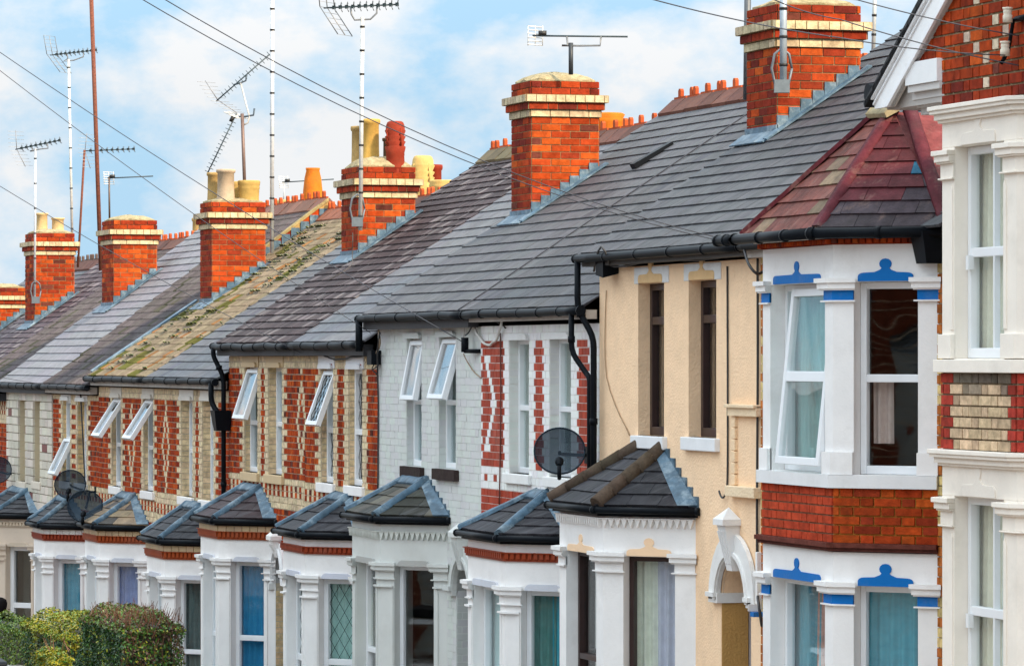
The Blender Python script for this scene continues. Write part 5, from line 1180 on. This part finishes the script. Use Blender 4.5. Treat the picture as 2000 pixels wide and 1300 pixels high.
chimney(h, X(392, 1.45), X(414, 1.45), 1.45, 2.25, zrfB, Z(414, 447, 1.45), dome=.07, pots=[('tall', cp(418, 1.62), 1.62, 0, .50, .115, YB), ('tall', cp(441, 1.70), 1.70, 0, .53, .15, (.42, .32, .22)), ('roll', cp(464, 1.98), 1.98, 0, .36, .125, (.46, .30, .10)), ('roll', cp(486, 2.06), 2.06, .0, .36, .155, (.44, .29, .09))])
# moss cushions along the courses
ms = MB()
for i in range(1100):
    q = rnd.random() ** .8; y = -.1 + (RIDGE_Y - .2) * q; xx = x0 + .15 + (x1 - x0 - .3) * rnd.random()
    if mnoise.noise(Vector((xx * .9, y * 1.1, 2))) < .05: continue
    s = rnd.uniform(.02, .06); row = round((y + .15) / .1375) * .1375 - .15; c = Vector((xx, row - .01, zrfB(row) + .035)); col = jit(rnd.choice([(.10, .13, .02), (.16, .17, .03), (.07, .09, .02)]), .3)
    pts = [c + Vector((s * 1.3 * math.cos(a), -s * .7 * math.sin(a) * .8, s * .5 * math.sin(a))) for a in [R(60 * k) for k in range(6)]]; tp = c + Vector((0, -s * .15, s * .55))
    for k in range(6): ms.face([pts[k], pts[(k + 1) % 6], tp], col)
ms.build('moss', M['leaf'], h)
# --- A2
h = hdef('terraced_house', 'red and cream brick house with one casement pushed out low beside the dishes')
H9 = h; x0, x1 = XB[9], XB[8]; ze, zr = zeA, zrA
ops = openings_px([(123, 138, 781, 940), (152, 170, 783, 944)])
bay, bi = std_bay(h, 66, 87, 1022, (120, 140, 973), 'a', col=(.83, .815, .80), hood=(.60, .62, .68), dent=lambda z: (z - .155, .10, (.26, .04, .016), 'box'), frieze=(.72, .70, .66),
    front_cur=[(0, 1, (.45, .55, .6))], right_cur=[(0, 1, (.10, .34, .46))], fw=.07, right_split=True)
polyhouse(h, x0, x1, ze, zr, ops, bay, (.80, .79, .76), jamb=lambda: jit((.68, .48, .24), .14))
for i, o in enumerate(ops): window(h, FACADE, *o, depth=.10 - .05 * (i == 0), split=[o[2] + (o[3] - o[2]) * .53], sash=(0, 26) if i == 0 else None, cur=[(0, 1, (.4, .44, .44))], fw=.05)
roof(h, x0, x1, ze, zr, lumpy, .185, .24, m='tile_rough', ribs=2, ridgec=(.22, .10, .07))
gutter(h, x0, x1, ze, brackets=.7, sag=.006, fascia=(.4, .36, .32), fh=.10)
rear(h, X(594, 5.4), 5.2, Z(610, 418, 5.4), [('bulge', 611, 5.6, 328, .86, .145, OR), ('roll', 558, 5.6, 390, .4, .16, YE)])
cable(h, [P3(157, 752, -.05), P3(158, 780, -.03), P3(162, 860, -.03), P3(166, 940, -.03)], .012)
# --- A1
h = hdef('terraced_house', 'house clad in rough whitewashed stone with two bricked up slits upstairs')
H10 = h; x0, x1 = XB[10], XB[9]
ops = openings_px([(39, 52, 781, 940), (68, 81, 782, 940)])
bay, bi = std_bay(h, -28, -5, 1002, (28, 57, 956), 'a', col=(.62, .52, .42), hood=(.55, .46, .36), dent=lambda z: (z - .13, .08, (.60, .50, .38), 'box'), front_cur=None, right_cur=None, right_split=True, fw=.07)
zg = GZ(x0); wb = MB(); al = ops + [bay]; zt = ze - .15
wallgrid(wb, FACADE, x0, x1, zg, zt, al, -.24, 0, (.60, .55, .46), 0)
bricks(wb, FACADE, x0, x1, zg, zt, al, lambda u, z, r, w_: jit((.62, .57, .48), .14) if rnd.random() < .93 else jit((.20, .07, .06), .2), bond='block', course=.135, j=.016, th=.03)
for o in ops:
    wb.box(FACADE, o[0], o[1], o[2], o[3], -.22, -.16, (.52, .44, .31)); wb.box(FACADE, o[0] - .001, o[0] + .004, o[2], o[3], -.2, -.0, (.55, .47, .33))
wb.build('front_wall', M['paint'], h); shell(h, x0, x1, zg, ze, zr)
for o in ops: sill(h, FACADE, o[0] - .1, o[1] + .1, o[2], h=.12, proj=.05, col=(.66, .60, .50))
roof(h, x0, x1, ze, zr, lambda u, v, r: jit((.20, .19, .205), .05), .20, 1.1, lo=.06)
gutter(h, x0 - .1, x1, ze, brackets=.7, sag=.008, fh=.12)
chimney(h, X(200, 1.5), X(222, 1.5), 1.5, 2.22, zrfA, Z(222, 477, 1.5), dome=.09, pots=[])
hp = MB(); q = lambda x, y, nn: (x, y - nn * .5, zrfA(y) + nn * .83); xm = x0 + 1.0
# --- far pairs
def far(i, label, ze, zr, cf, m, kw, crest='knob', chim=None, wall=(.30, .10, .06), lo=0):
    h = hdef('terraced_house', label); x0, x1 = XB[i], XB[i - 1]; zg = GZ(x0); zt = ze - .15
    c0, c1 = (x0 + x1) / 2 - .5, (x0 + x1) / 2 + .55
    ops = [(c0 - .5, c0 + .0, zt - 1.65, zt - .35), (c1 - .2, c1 + .3, zt - 1.65, zt - .35)]
    bay, bi = std_bay_far(h, x0, x1, zg, ze)
    wb = MB(); wallgrid(wb, FACADE, x0, x1, zg, zt, ops + [bay], -.24, 0, (.56, .48, .36), 1); bricks(wb, FACADE, x0, x1, zg, zt, ops + [bay], poly_cf(ops, x0, x1)[0], bond='header'); wb.build('front_wall', [M['brick'], M['brick_buff']], h)
    for o in ops: window(h, FACADE, *o, depth=.14, split=[o[2] + .6]); sill(h, FACADE, o[0] - .1, o[1] + .1, o[2])
    shell(h, x0, x1, zg, ze, zr); roof(h, x0, x1, ze, zr, cf, m=m, crest=crest, lo=lo, **kw); gutter(h, x0 - .05, x1, ze, fh=.12)
    if chim:
        a, b, tp = chim; chimney(h, X(a, 1.5), X(b, 1.5), 1.5, 2.22, mk_zr(ze, zr), Z(b, tp, 1.5), dome=.08, pots=chimpots.get(i, []))
    return h
def std_bay_far(h, x0, x1, zg, ze):
    xl, xr, p = x0 + 1.0, x0 + 2.2, .58; fr = bay_frames(xl, xr, p); zb = ze - 1.95; bw = MB()
    bay_storey(bw, fr, zg - .1, zb - 2.3, zb - .52, zb - .49, zb - .06, WHITE, bead=.15); bw.build('bay_window', M['paint'], h)
    for i, (F, Ln) in enumerate(fr): window(h, F, .17, Ln - .17, zb - 2.3, zb - .52, depth=.11, cur=[(0, 1, (.3, .4, .42))] if i else None)
    bay_roof(h, h, xl, xr, p, zb, xl + .35, xr - .35, zb + .6, dark_slate)
    return (xl - p + .08, xr + p - .08, zg - .1, zb + .02), None
chimpots = {12: [('tall', cp(82, 1.72), 1.72, 0, .42, .12, (.56, .40, .20)), ('tall', cp(113, 2.0), 2.0, 0, .33, .13, (.56, .40, .20))]}
def purpdark(u, v, r): return jit((.07, .05, .058), .3) if rnd.random() < .85 else jit((.18, .15, .15), .2)
HA = Z(10, 752, -.15) - .12
far(11, 'house with grey ribbed concrete roof tiles beyond the whitewashed stone house', HA, 6.62, lumpy, 'tile_rough', dict(expo=.185, width=.24, ribs=2))
h12 = far(12, 'house with a dark purple roof and a brick stack carrying two buff pots', HA, 6.62, purpdark, 'tile_streaked', dict(expo=.16, width=.17), chim=(50, 68, 498), lo=.06)
far(13, 'house with a patched light and dark slate roof past the two pot chimney', HA - .28, 6.42, lambda u, v, r: jit((.12, .125, .145), .12) if u < 1.6 else jit((.07, .07, .075), .25), 'slate', dict(expo=.19, width=.27), crest='dark')
h14 = far(14, 'farthest house of the row with a stack cut off at the left edge', HA - .28, 6.42, lambda u, v, r: jit((.11, .11, .12), .25), 'slate', dict(expo=.19, width=.27), chim=(-42, -22, 602), crest='dark', lo=.06)
far(15, 'last house of the row with red crested ridge tiles', HA - .55, 6.15, lambda u, v, r: jit((.10, .09, .09), .3), 'tile_rough', dict(expo=.18, width=.24)) if len(XB) > 15 else None
# rear pots seen over the ridges
rear(H4, X(1172, 5.0), 4.7, Z(1186, 300, 5.0), [('flower', 1186, 5.0, 221, .62, .19, OR)])
rear(h12, X(372, 5.2), 5.0, Z(385, 480, 5.2), [('tall', 386, 5.3, 424, .62, .12, YB)])
# ================================================================== aerials and poles (each stands on its own chimney)
d6, d5, d4, d3, d2, d1 = dep(60, 1.4), dep(205, 1.5), dep(470, 2.2), dep(705, 1.47), dep(1115, 1.9), dep(1530, 1.48)
yagi('aerial on a pale ringed mast in front of the two pot chimney', d6, [(68, 582), (69, 290)], [(30, 292), (117, 274)], mc=(.55, .57, .6), mr=.020, rings=6, refl='comb', nel=9, bracket=(70, 568))
yagi('aerial with double grid reflector high on a white mast behind the two pot chimney', dep(135, 2.6), [(141, 470), (134, 116)], [(98, 108), (188, 98)], mc=(.72, .71, .66), mr=.024, rings=9, refl='grid', nel=10)
yagi('small aerial on a thin brown leaning mast between two chimneys', dep(160, 3.2), [(152, 522), (165, 293)], [(163, 295), (262, 291)], mastmat='rust', mr=.022, refl='comb', nel=9, cradle=False)
yagi('tall rusty pole leaning against the flat capped chimney', dep(190, 1.7), [(197, 528), (192, 300), (177, -40)][0:3:2], None, mastmat='rust', mr=.036, name='rusty_pole')
yagi('short aerial standing on the flat capped chimney', dep(214, 1.9), [(214, 430), (213, 345)], [(210, 348), (299, 344)], mc=(.12, .08, .06), mr=.016, refl='plate', style='dots', nel=16, el=.03, cradle=False)
t = yagi('rusty mast with two spiny aerials pointing apart above the four pot chimney', d4, [(479, 396), (473, 222)], [(422, 198), (527, 106), 'tick', 'comb'], mc=(.17, .11, .09), mr=.026, nel=14, el=.07, cradle=False,
     more=[((462, 222), (406, 337), 'tick', 'plate')])
mm = MB(); mm.tube([PD(474, 245, d4), PD(484, 240, d4), PD(487, 228, d4), PD(470, 162, d4)], .014, 7, (.5, .48, .45)); mm.tube([PD(458, 230, d4), PD(478, 228, d4), PD(495, 225, d4), PD(497, 212, d4)], .015, 7, (.05, .07, .09)); mm.tube([PD(456, 166, d4), PD(470, 162, d4), PD(480, 158, d4), PD(482, 146, d4)], .013, 7, (.05, .07, .09)); mm.build('arm', M['metal'], t)
yagi('tall silver pole with black bands beside the four pot chimney', dep(531, 2.35), [(531, 494), (532, -40)], None, mc=(.55, .56, .57), mr=.030, rings=13, name='banded_pole')
yagi('small aerial far behind the mossy roof beside an orange pot', dep(555, 6.2), [(554, 402), (555, 358)], [(551, 356), (652, 350)], mr=.014, refl='plate', nel=14, style='dots', el=.03, cradle=False)
yagi('large aerial on a silver banded mast rising past the red louvred pot', d3, [(704, 450), (708, 34)], [(632, 16), (777, 9)], mc=(.58, .58, .56), mr=.026, rings=9, refl='grid', nel=11, bracket=(698, 408))
yagi('long thin aerial on a black stub mast on the capped chimney of the grey house', d2, [(1115, 146), (1115, 84)], [(1040, 70), (1226, 72)], mc=(.04, .045, .05), mr=.026, refl='plate', style='dots', nel=18, el=.02)
yagi('blue grey pole clamped to the front of the chimney over the cream house', d1, [(1530, 160), (1530, -60)], None, mc=(.34, .40, .45), mr=.034, rings=4, bracket=(1527, 134), name='clamped_pole')
yagi('dark pole on the far side of the chimney over the cream house', dep(1458, 1.9), [(1458, 195), (1461, -60)], None, mc=(.10, .11, .12), mr=.034, name='dark_pole')
yagi('thin pale pole behind the chimney beside the gable', dep(1708, 4.2), [(1705, 128), (1710, -60)], None, mc=(.45, .46, .44), mr=.022, rings=5, name='pale_pole')

# ================================================================== satellite dishes
dish('largest dish beside the black downpipe of the cream house', 1093, 880, -.42, .235, P3(1148, 888, -.0))
dish('dark dish beside the open casement of the end brick house', 137, 945, -.30, .235, P3(168, 955, -.0))
dish('dark dish standing lower in front of the bay roof with patched tiles', 166, 988, -.62, .25, P3(188, 960, 0))
dish('dark dish cut off by the left edge of the photo', -6, 917, -.32, .24, P3(26, 925, 0))

# ================================================================== overhead wires
def wire(pts, label, r=.0043, sag=.0, c=(.035, .04, .055)):
    mb = MB(); P = [Vector(p) for p in pts]; Q = []
    for a, b in zip(P[:-1], P[1:]):
        for i in range(16):
            t = i / 16; Q.append(a + (b - a) * t - Vector((0, 0, sag * 4 * t * (1 - t))))
    Q.append(P[-1]); mb.tube(Q, r, 6, c); o = mb.build('overhead_wire', M['wire']); tag(o, label, 'wire', 'overhead wires'); return o
PO = (-5.5)
wire([P3(1428, 470, -.2), P3(200, -75, PO - .8)], 'upper wire of the pair falling to the gutter of the cream house', r=.0043, sag=.24)
wire([P3(1405, 470, -.2), P3(150, -78, PO - .8)], 'lower wire of the pair falling to the gutter of the cream house', r=.0043, sag=.25)
wire([P3(905, 668, -.12), P3(-150, -2, -5)], 'upper wire of the pair reaching down to the bracket on the grey house', r=.0043, sag=.10)
wire([P3(724, 650, -.12), P3(-150, 20, -5)], 'lower wire of the pair ending below the gutter of the purple roofed house', r=.0043, sag=.10)
wire([P3(590, 690, -.12), P3(-150, 270, -4.4)], 'wire entering low at the left and crossing the mossy roof', r=.0043, sag=.08)
wire([P3(180, 760, -.12), P3(0, 736, -1.6), P3(-150, 712, -2.2)], 'wire skimming the gutter of the whitewashed stone house', r=.0043, sag=.02)
wire([P3(1963, 108, -.78), P3(1640, 74, -2.2), P3(1270, -2, -4.2), P3(1000, -60, -5)], 'lowest wire fixed to the insulators on the orange gable', r=.0043, sag=.02)
wire([P3(1990, 128, -.74), P3(1640, 38, -1.9), P3(1500, -6, -3)], 'middle wire crossing the white bargeboard', r=.0043, sag=.02)
wire([P3(1990, 70, -.74), P3(1674, 0, -2.0), P3(1560, -30, -3)], 'topmost wire crossing the white bargeboard', r=.0043, sag=.015)

# ================================================================== hedges: leaves spread through a clipped volume
def hedge(label, x0, x1, y0, y1, ztop, n, cols, twig=0, seed=1, rough=.10, size=.034, topcol=None, sidetwig=False):
    r_ = random.Random(seed); root = empty('hedge'); tag(root, label, 'hedge', 'clipped front garden hedges'); mb = MB(); zb = GZ((x0 + x1) / 2) - .05
    lx, ly, lz = x1 - x0, y1 - y0, ztop - zb; sz_areas = [lx * lz, lx * ly, ly * lz, ly * lz * .4, lx * lz * .4]
    for i in range(n):
        f = r_.choices(range(5), sz_areas)[0]
        a, b = r_.random(), r_.random(); dpt = abs(r_.gauss(0, .04))
        if f == 0: p = Vector((x0 + a * lx, y0 + dpt, zb + b * lz)); nn = Vector((0, -1, .25))
        elif f == 1: p = Vector((x0 + a * lx, y0 + b * ly, ztop - dpt)); nn = Vector((0, 0, 1))
        elif f == 2: p = Vector((x1 - dpt, y0 + a * ly, zb + b * lz)); nn = Vector((1, 0, .25))
        elif f == 3: p = Vector((x0 + dpt, y0 + a * ly, zb + b * lz)); nn = Vector((-1, 0, .25))
        else: p = Vector((x0 + a * lx, y1 - dpt, zb + b * lz)); nn = Vector((0, 1, .25))
        q = mnoise.noise(p * 2.3 + Vector((seed, 0, 0))); q2 = mnoise.noise(p * 6 + Vector((0, seed, 0)))
        # round the clipped corners and let the surface wander
        cx = min(p.x - x0, x1 - p.x); cz = ztop - p.z; cy = min(p.y - y0, y1 - p.y)
        p += nn.normalized() * (rough * q + rough * .6 * q2)
        for e1, e2 in ((cx, cz), (cy, cz), (cx, cy)):
            pass
        if cz < .22: p.z -= (.22 - cz) * max(0, (.20 - min(cx, cy)) / .20) * .8
        if q2 < -.33 and r_.random() < .6: continue
        s = size * r_.uniform(.6, 1.35); v = (nn + Vector((r_.gauss(0, .7), r_.gauss(0, .7), r_.gauss(0, .7)))).normalized(); u = v.orthogonal().normalized(); w_ = v.cross(u); an = r_.uniform(0, 6.28); u, w_ = u * math.cos(an) + w_ * math.sin(an), w_ * math.cos(an) - u * math.sin(an)
        tone = mnoise.noise(p * 1.7 + Vector((9, seed, 0)))
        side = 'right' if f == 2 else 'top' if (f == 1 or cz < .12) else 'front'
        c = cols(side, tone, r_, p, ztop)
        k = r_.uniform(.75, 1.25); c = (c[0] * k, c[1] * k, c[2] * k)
        mb.face([p - u * s, p + w_ * s * .5, p + u * s, p - w_ * s * .5], c)
    mb.build('foliage', M['leaf'], root)
    tb = MB()
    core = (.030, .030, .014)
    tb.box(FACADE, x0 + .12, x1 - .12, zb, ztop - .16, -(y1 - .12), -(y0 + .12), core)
    for i in range(twig):
        right = r_.random() < .55
        p = Vector((x1 - r_.uniform(0, .06), y0 + r_.random() * ly, zb + lz * (r_.random() ** .6))) if right else Vector((x0 + lx * (1 - r_.random() ** 1.5 * .8), y0 + r_.random() * ly, ztop - .06))
        d = Vector((r_.uniform(.0, .5) if right else r_.uniform(-.3, .3), r_.uniform(-.5, .5), r_.uniform(.4, 1))).normalized() * r_.uniform(.04, .13); tb.tube([p - d * .6, p + d * .2, p + d + Vector((0, 0, .02))], [.005, .004, .002], 4, jit((.13, .06, .035), .3), caps=False)
    tb.build('branches', M['leaf'], root)
GRN, DGN, YEL, BRN = (.050, .13, .014), (.014, .055, .014), (.25, .22, .008), (.075, .034, .02)
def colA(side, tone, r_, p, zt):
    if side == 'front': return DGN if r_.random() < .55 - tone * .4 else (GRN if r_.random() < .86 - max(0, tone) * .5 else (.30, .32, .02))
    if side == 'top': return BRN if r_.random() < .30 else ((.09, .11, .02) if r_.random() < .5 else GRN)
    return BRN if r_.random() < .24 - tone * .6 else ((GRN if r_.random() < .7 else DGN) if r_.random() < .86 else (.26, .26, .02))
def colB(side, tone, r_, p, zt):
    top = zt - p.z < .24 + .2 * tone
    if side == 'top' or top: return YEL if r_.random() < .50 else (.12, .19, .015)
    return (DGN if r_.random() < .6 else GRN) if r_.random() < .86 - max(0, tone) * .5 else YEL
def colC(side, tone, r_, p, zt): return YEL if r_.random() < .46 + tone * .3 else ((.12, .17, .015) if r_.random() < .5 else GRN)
yA = -3.0
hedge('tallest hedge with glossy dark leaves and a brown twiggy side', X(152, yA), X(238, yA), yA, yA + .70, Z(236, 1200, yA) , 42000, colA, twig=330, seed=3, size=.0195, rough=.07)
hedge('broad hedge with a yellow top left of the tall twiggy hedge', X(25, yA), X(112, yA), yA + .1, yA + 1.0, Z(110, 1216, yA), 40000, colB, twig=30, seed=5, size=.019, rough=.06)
hedge('green hedge top behind the broad yellow hedge at the left edge', X(-60, yA + .9), X(60, yA + .9), yA + 1.15, yA + 1.6, Z(40, 1226, yA + .9), 18000, lambda s, t, r_, p, z: (.16, .22, .02) if r_.random() < .6 else GRN, seed=8, size=.020, rough=.05)
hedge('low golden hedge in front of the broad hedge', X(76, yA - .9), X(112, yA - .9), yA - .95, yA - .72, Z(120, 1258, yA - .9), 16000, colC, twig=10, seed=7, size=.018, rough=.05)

# ================================================================== a parked car below, only its roof edge and mirror reach the picture
def car(label, pxr, pyr, paint):
    root = empty('parked_car'); tag(root, label, 'car', 'cars parked along the kerb')
    yc = -5.25; zt = Z(pxr, pyr, yc) - .12; xc = X(pxr, yc) - .7; gz = GZ(xc) - .10; Hh = zt - gz
    def ring(x, hw, z): return [(x, yc - hw, z), (x, yc + hw, z)]
    secs = [(-2.05, .70, .45, .62), (-1.95, .84, .28, .80), (-1.2, .88, .22, .95), (-.75, .88, .2, 1.0), (.3, .88, .2, 1.0), (1.2, .88, .2, 1.0), (1.85, .86, .26, .96), (2.02, .78, .4, .84)]
    mb = MB(); b = len(mb.v); k = 8
    for x, hw, zl, zh in secs:
        for q, z in ((-hw * .92, zl), (-hw, (zl + zh) / 2), (-hw * .97, zh - .08), (-hw * .86, zh), (hw * .86, zh), (hw * .97, zh - .08), (hw, (zl + zh) / 2), (hw * .92, zl)): mb.v.append((xc + x, yc + q, gz + z * Hh / 1.47))
    for i in range(len(secs) - 1):
        for j in range(k): mb.f.append((b + i * k + j, b + i * k + (j + 1) % k, b + (i + 1) * k + (j + 1) % k, b + (i + 1) * k + j)); mb.c.append((1, 1, 1)); mb.m.append(0); mb.sm.append(True)
    mb.f.append(tuple(b + j for j in range(k))); mb.f.append(tuple(b + (len(secs) - 1) * k + j for j in reversed(range(k)))); mb.c += [(1, 1, 1)] * 2; mb.m += [0, 0]; mb.sm += [False] * 2
    roofs = [(-.80, .70, 1.40), (-.45, .66, 1.45), (.3, .66, 1.47), (1.0, .66, 1.45), (1.35, .62, 1.38)]; b = len(mb.v)
    for x, hw, z in roofs:
        for q, dz in ((-hw, -.05), (-hw * .9, -.01), (0, .0), (hw * .9, -.01), (hw, -.05)): mb.v.append((xc + x, yc + q, gz + (z + dz) * Hh / 1.47))
    for i in range(len(roofs) - 1):
        for j in range(4): mb.f.append((b + i * 5 + j, b + i * 5 + j + 1, b + (i + 1) * 5 + j + 1, b + (i + 1) * 5 + j)); mb.c.append((1, 1, 1)); mb.m.append(0); mb.sm.append(True)
    for sx_ in (-1, 1):
        for xa, za, xb, zb_ in ((-1.2, .95, -.80, 1.36), (.3, 1.0, .3, 1.42), (1.75, .96, 1.35, 1.34)):
            mb.tube([(xc + xa, yc + sx_ * .80, gz + za * Hh / 1.47), (xc + xb, yc + sx_ * .67, gz + zb_ * Hh / 1.47)], .035, 6)
    mb.build('body', M[paint], root)
    gq = lambda x, y, z: (xc + x, yc + y, gz + z * Hh / 1.47)
    for pts in ([gq(-1.2, -.78, .96), gq(-1.2, .78, .96), gq(-.80, .64, 1.37), gq(-.80, -.64, 1.37)], [gq(1.75, -.78, .97), gq(1.75, .78, .97), gq(1.36, .6, 1.35), gq(1.36, -.6, 1.35)], [gq(-1.1, -.80, .98), gq(1.65, -.80, .98), gq(1.3, -.65, 1.37), gq(-.75, -.67, 1.38)], [gq(-1.1, .80, .98), gq(1.65, .80, .98), gq(1.3, .65, 1.37), gq(-.75, .67, 1.38)]):
        g = MB(); g.face(pts); g.build('car_window', M['glass'], root)
    for x in (-1.3, 1.3):
        for s in (-1, 1):
            wb_ = MB(); cc = Vector(gq(x, s * .82, .22)); prof = [(0, -.09), (.20, -.09), (.30, -.08), (.32, -.03), (.32, .03), (.30, .08), (.20, .09), (0, .09)]; n = 20; bb_ = 0
            for r, o in prof:
                for kk in range(n): a = 6.283 * kk / n; wb_.v.append((cc.x + r * math.cos(a), cc.y + o, cc.z + .09 + r * math.sin(a)))
            for i in range(len(prof) - 1):
                for kk in range(n): k2 = (kk + 1) % n; wb_.f.append((i * n + kk, i * n + k2, (i + 1) * n + k2, (i + 1) * n + kk)); wb_.c.append((1, 1, 1)); wb_.m.append(0); wb_.sm.append(True)
            wb_.build('wheel', M['black'], root)
    for s in (-1, 1):
        m_ = MB(); c = Vector(gq(-.78, s * 1.0, 1.04)); m_.lathe(c - Vector((0, 0, .07)), [(0, 0), (.07, .01), (.10, .05), (.10, .10), (.07, .14), (0, .15)], 14); m_.tube([c, c - Vector((0, s * .16, .06))], .025, 7); m_.build('mirror', M['black'], root)
    return root
car('dark parked car whose roof edge runs along the bottom of the photo', 86, 1299.2, 'carpaint')
r2 = car('silver parked car cut by the left edge, beyond the dark one', -38, 1286, 'silver')
rb2 = MB(); xx = X(-38, -5.25) - .95; zz = Z(-38, 1286, -5.25) - .12; rb2.prism(Fr((xx, -5.25, zz), (0, -1, 0), (-1, 0, 0)) if False else Fr((xx, -5.25, zz), (1, 0, 0), (0, -1, 0)), [(-.7, .0), (.7, .0), (.78, .04), (.74, .075), (.5, .09), (-.5, .09), (-.74, .075), (-.78, .04)], -.30, .30); rb2.build('roof_box', M['black'], r2, bevel=.02)
# ================================================================== a passer-by, only the top of the head shows over the hedge
def person():
    hx = X(1, -1.35); hz = Z(3, 1167, -1.35); gz = hz - 1.70
    me = bpy.data.meshes.new('person'); k = lambda x, y, z: (hx + x, -1.35 + y, gz + z)
    V = [k(0, 0, .95), k(0, 0, 1.15), k(0, 0, 1.38), k(0, 0, 1.47), k(0, -.01, 1.55), k(0, -.01, 1.64), k(0, .17, 1.38), k(.05, .22, 1.12), k(.12, .20, .90), k(0, -.17, 1.38), k(-.04, -.22, 1.12), k(.02, -.22, .90), k(0, .09, .90), k(.10, .09, .50), k(.02, .09, .08), k(.14, .09, .04), k(0, -.09, .90), k(-.06, -.09, .50), k(-.20, -.09, .10), k(-.08, -.09, .04)]
    E_ = [(0, 1), (1, 2), (2, 3), (3, 4), (4, 5), (2, 6), (6, 7), (7, 8), (2, 9), (9, 10), (10, 11), (0, 12), (12, 13), (13, 14), (14, 15), (0, 16), (16, 17), (17, 18), (18, 19)]
    RR = [.14, .13, .15, .055, .085, .075, .06, .045, .03, .06, .045, .03, .085, .06, .045, .035, .085, .06, .045, .035]
    me.from_pydata(V, E_, []); me.materials.append(M['cloth']); o = bpy.data.objects.new('person', me); C.objects.link(o)
    sk = o.modifiers.new('skin', 'SKIN'); sb_ = o.modifiers.new('sub', 'SUBSURF'); sb_.levels = sb_.render_levels = 2
    for i, r in enumerate(RR): me.skin_vertices[0].data[i].radius = (r, r)
    me.skin_vertices[0].data[0].use_root = True
    at = me.attributes.new('Col', 'FLOAT_COLOR', 'POINT'); at.data.foreach_set('color', np.array([(.06, .06, .08, 1)] * len(V), dtype=np.float32).ravel())
    tag(o, 'dark haired person half hidden at the left edge behind the hedge', 'person')
    hb_ = MB(); hb_.lathe((hx, -1.36, gz + 1.50), [(.085, 0), (.105, .06), (.112, .12), (.095, .17), (.05, .20), (0, .21)], 18, (.012, .010, .010)); hb_.build('hair', M['cloth'], o)
person()

# ================================================================== the brick terrace across the street, met in the window panes
def opposite():
    root = empty('brick_terrace'); tag(root, 'red brick terrace across the street, mirrored in the bay window panes', 'terrace')
    x0, x1, yf = -84., 4., -15.2; zb = GZ(-40)
    wb_ = MB(); F = Fr((x1, yf, 0), (-1, 0, 0), (0, 1, 0)); W = x1 - x0
    ops = []
    for i in range(20):
        u = 1.0 + i * 4.3
        for du in (0, 1.15): ops.append((u + du, u + du + .75, zb + 3.1, zb + 4.7))
        ops.append((u - .1, u + 1.6, zb + .6, zb + 2.3)); ops.append((u + 2.3, u + 3.2, zb - 1, zb + 2.2))
    wallgrid(wb_, F, 0, W, zb - 3, zb + 5.2, ops, -.2, 0, (.13, .035, .02), 0)
    for k in range(60): wb_.box(F, 0, W, zb - 1.5 + k * .11, zb - 1.49 + k * .11, -.01, .002, (.40, .33, .26), 0)
    wb_.build('front_wall', M['brick'], root)
    gb = MB()
    for a, b, c, d in ops: gb.box(F, a, b, c, d, -.19, -.17, (.30, .36, .40) if (int(a * 7) % 3) else (.6, .6, .58))
    gb.build('windows', M['cloth'], root)['kind'] = 'stuff'
    rb_ = MB(); rb_.face([(x0, yf, zb + 5.15), (x1, yf, zb + 5.15), (x1, yf - 3.6, zb + 7.5), (x0, yf - 3.6, zb + 7.5)], (.06, .06, .07)); rb_.face([(x0, yf - 7.2, zb + 5.15), (x1, yf - 7.2, zb + 5.15), (x1, yf - 3.6, zb + 7.5), (x0, yf - 3.6, zb + 7.5)], (.06, .06, .07)); rb_.build('roof', M['slate'], root)
opposite()
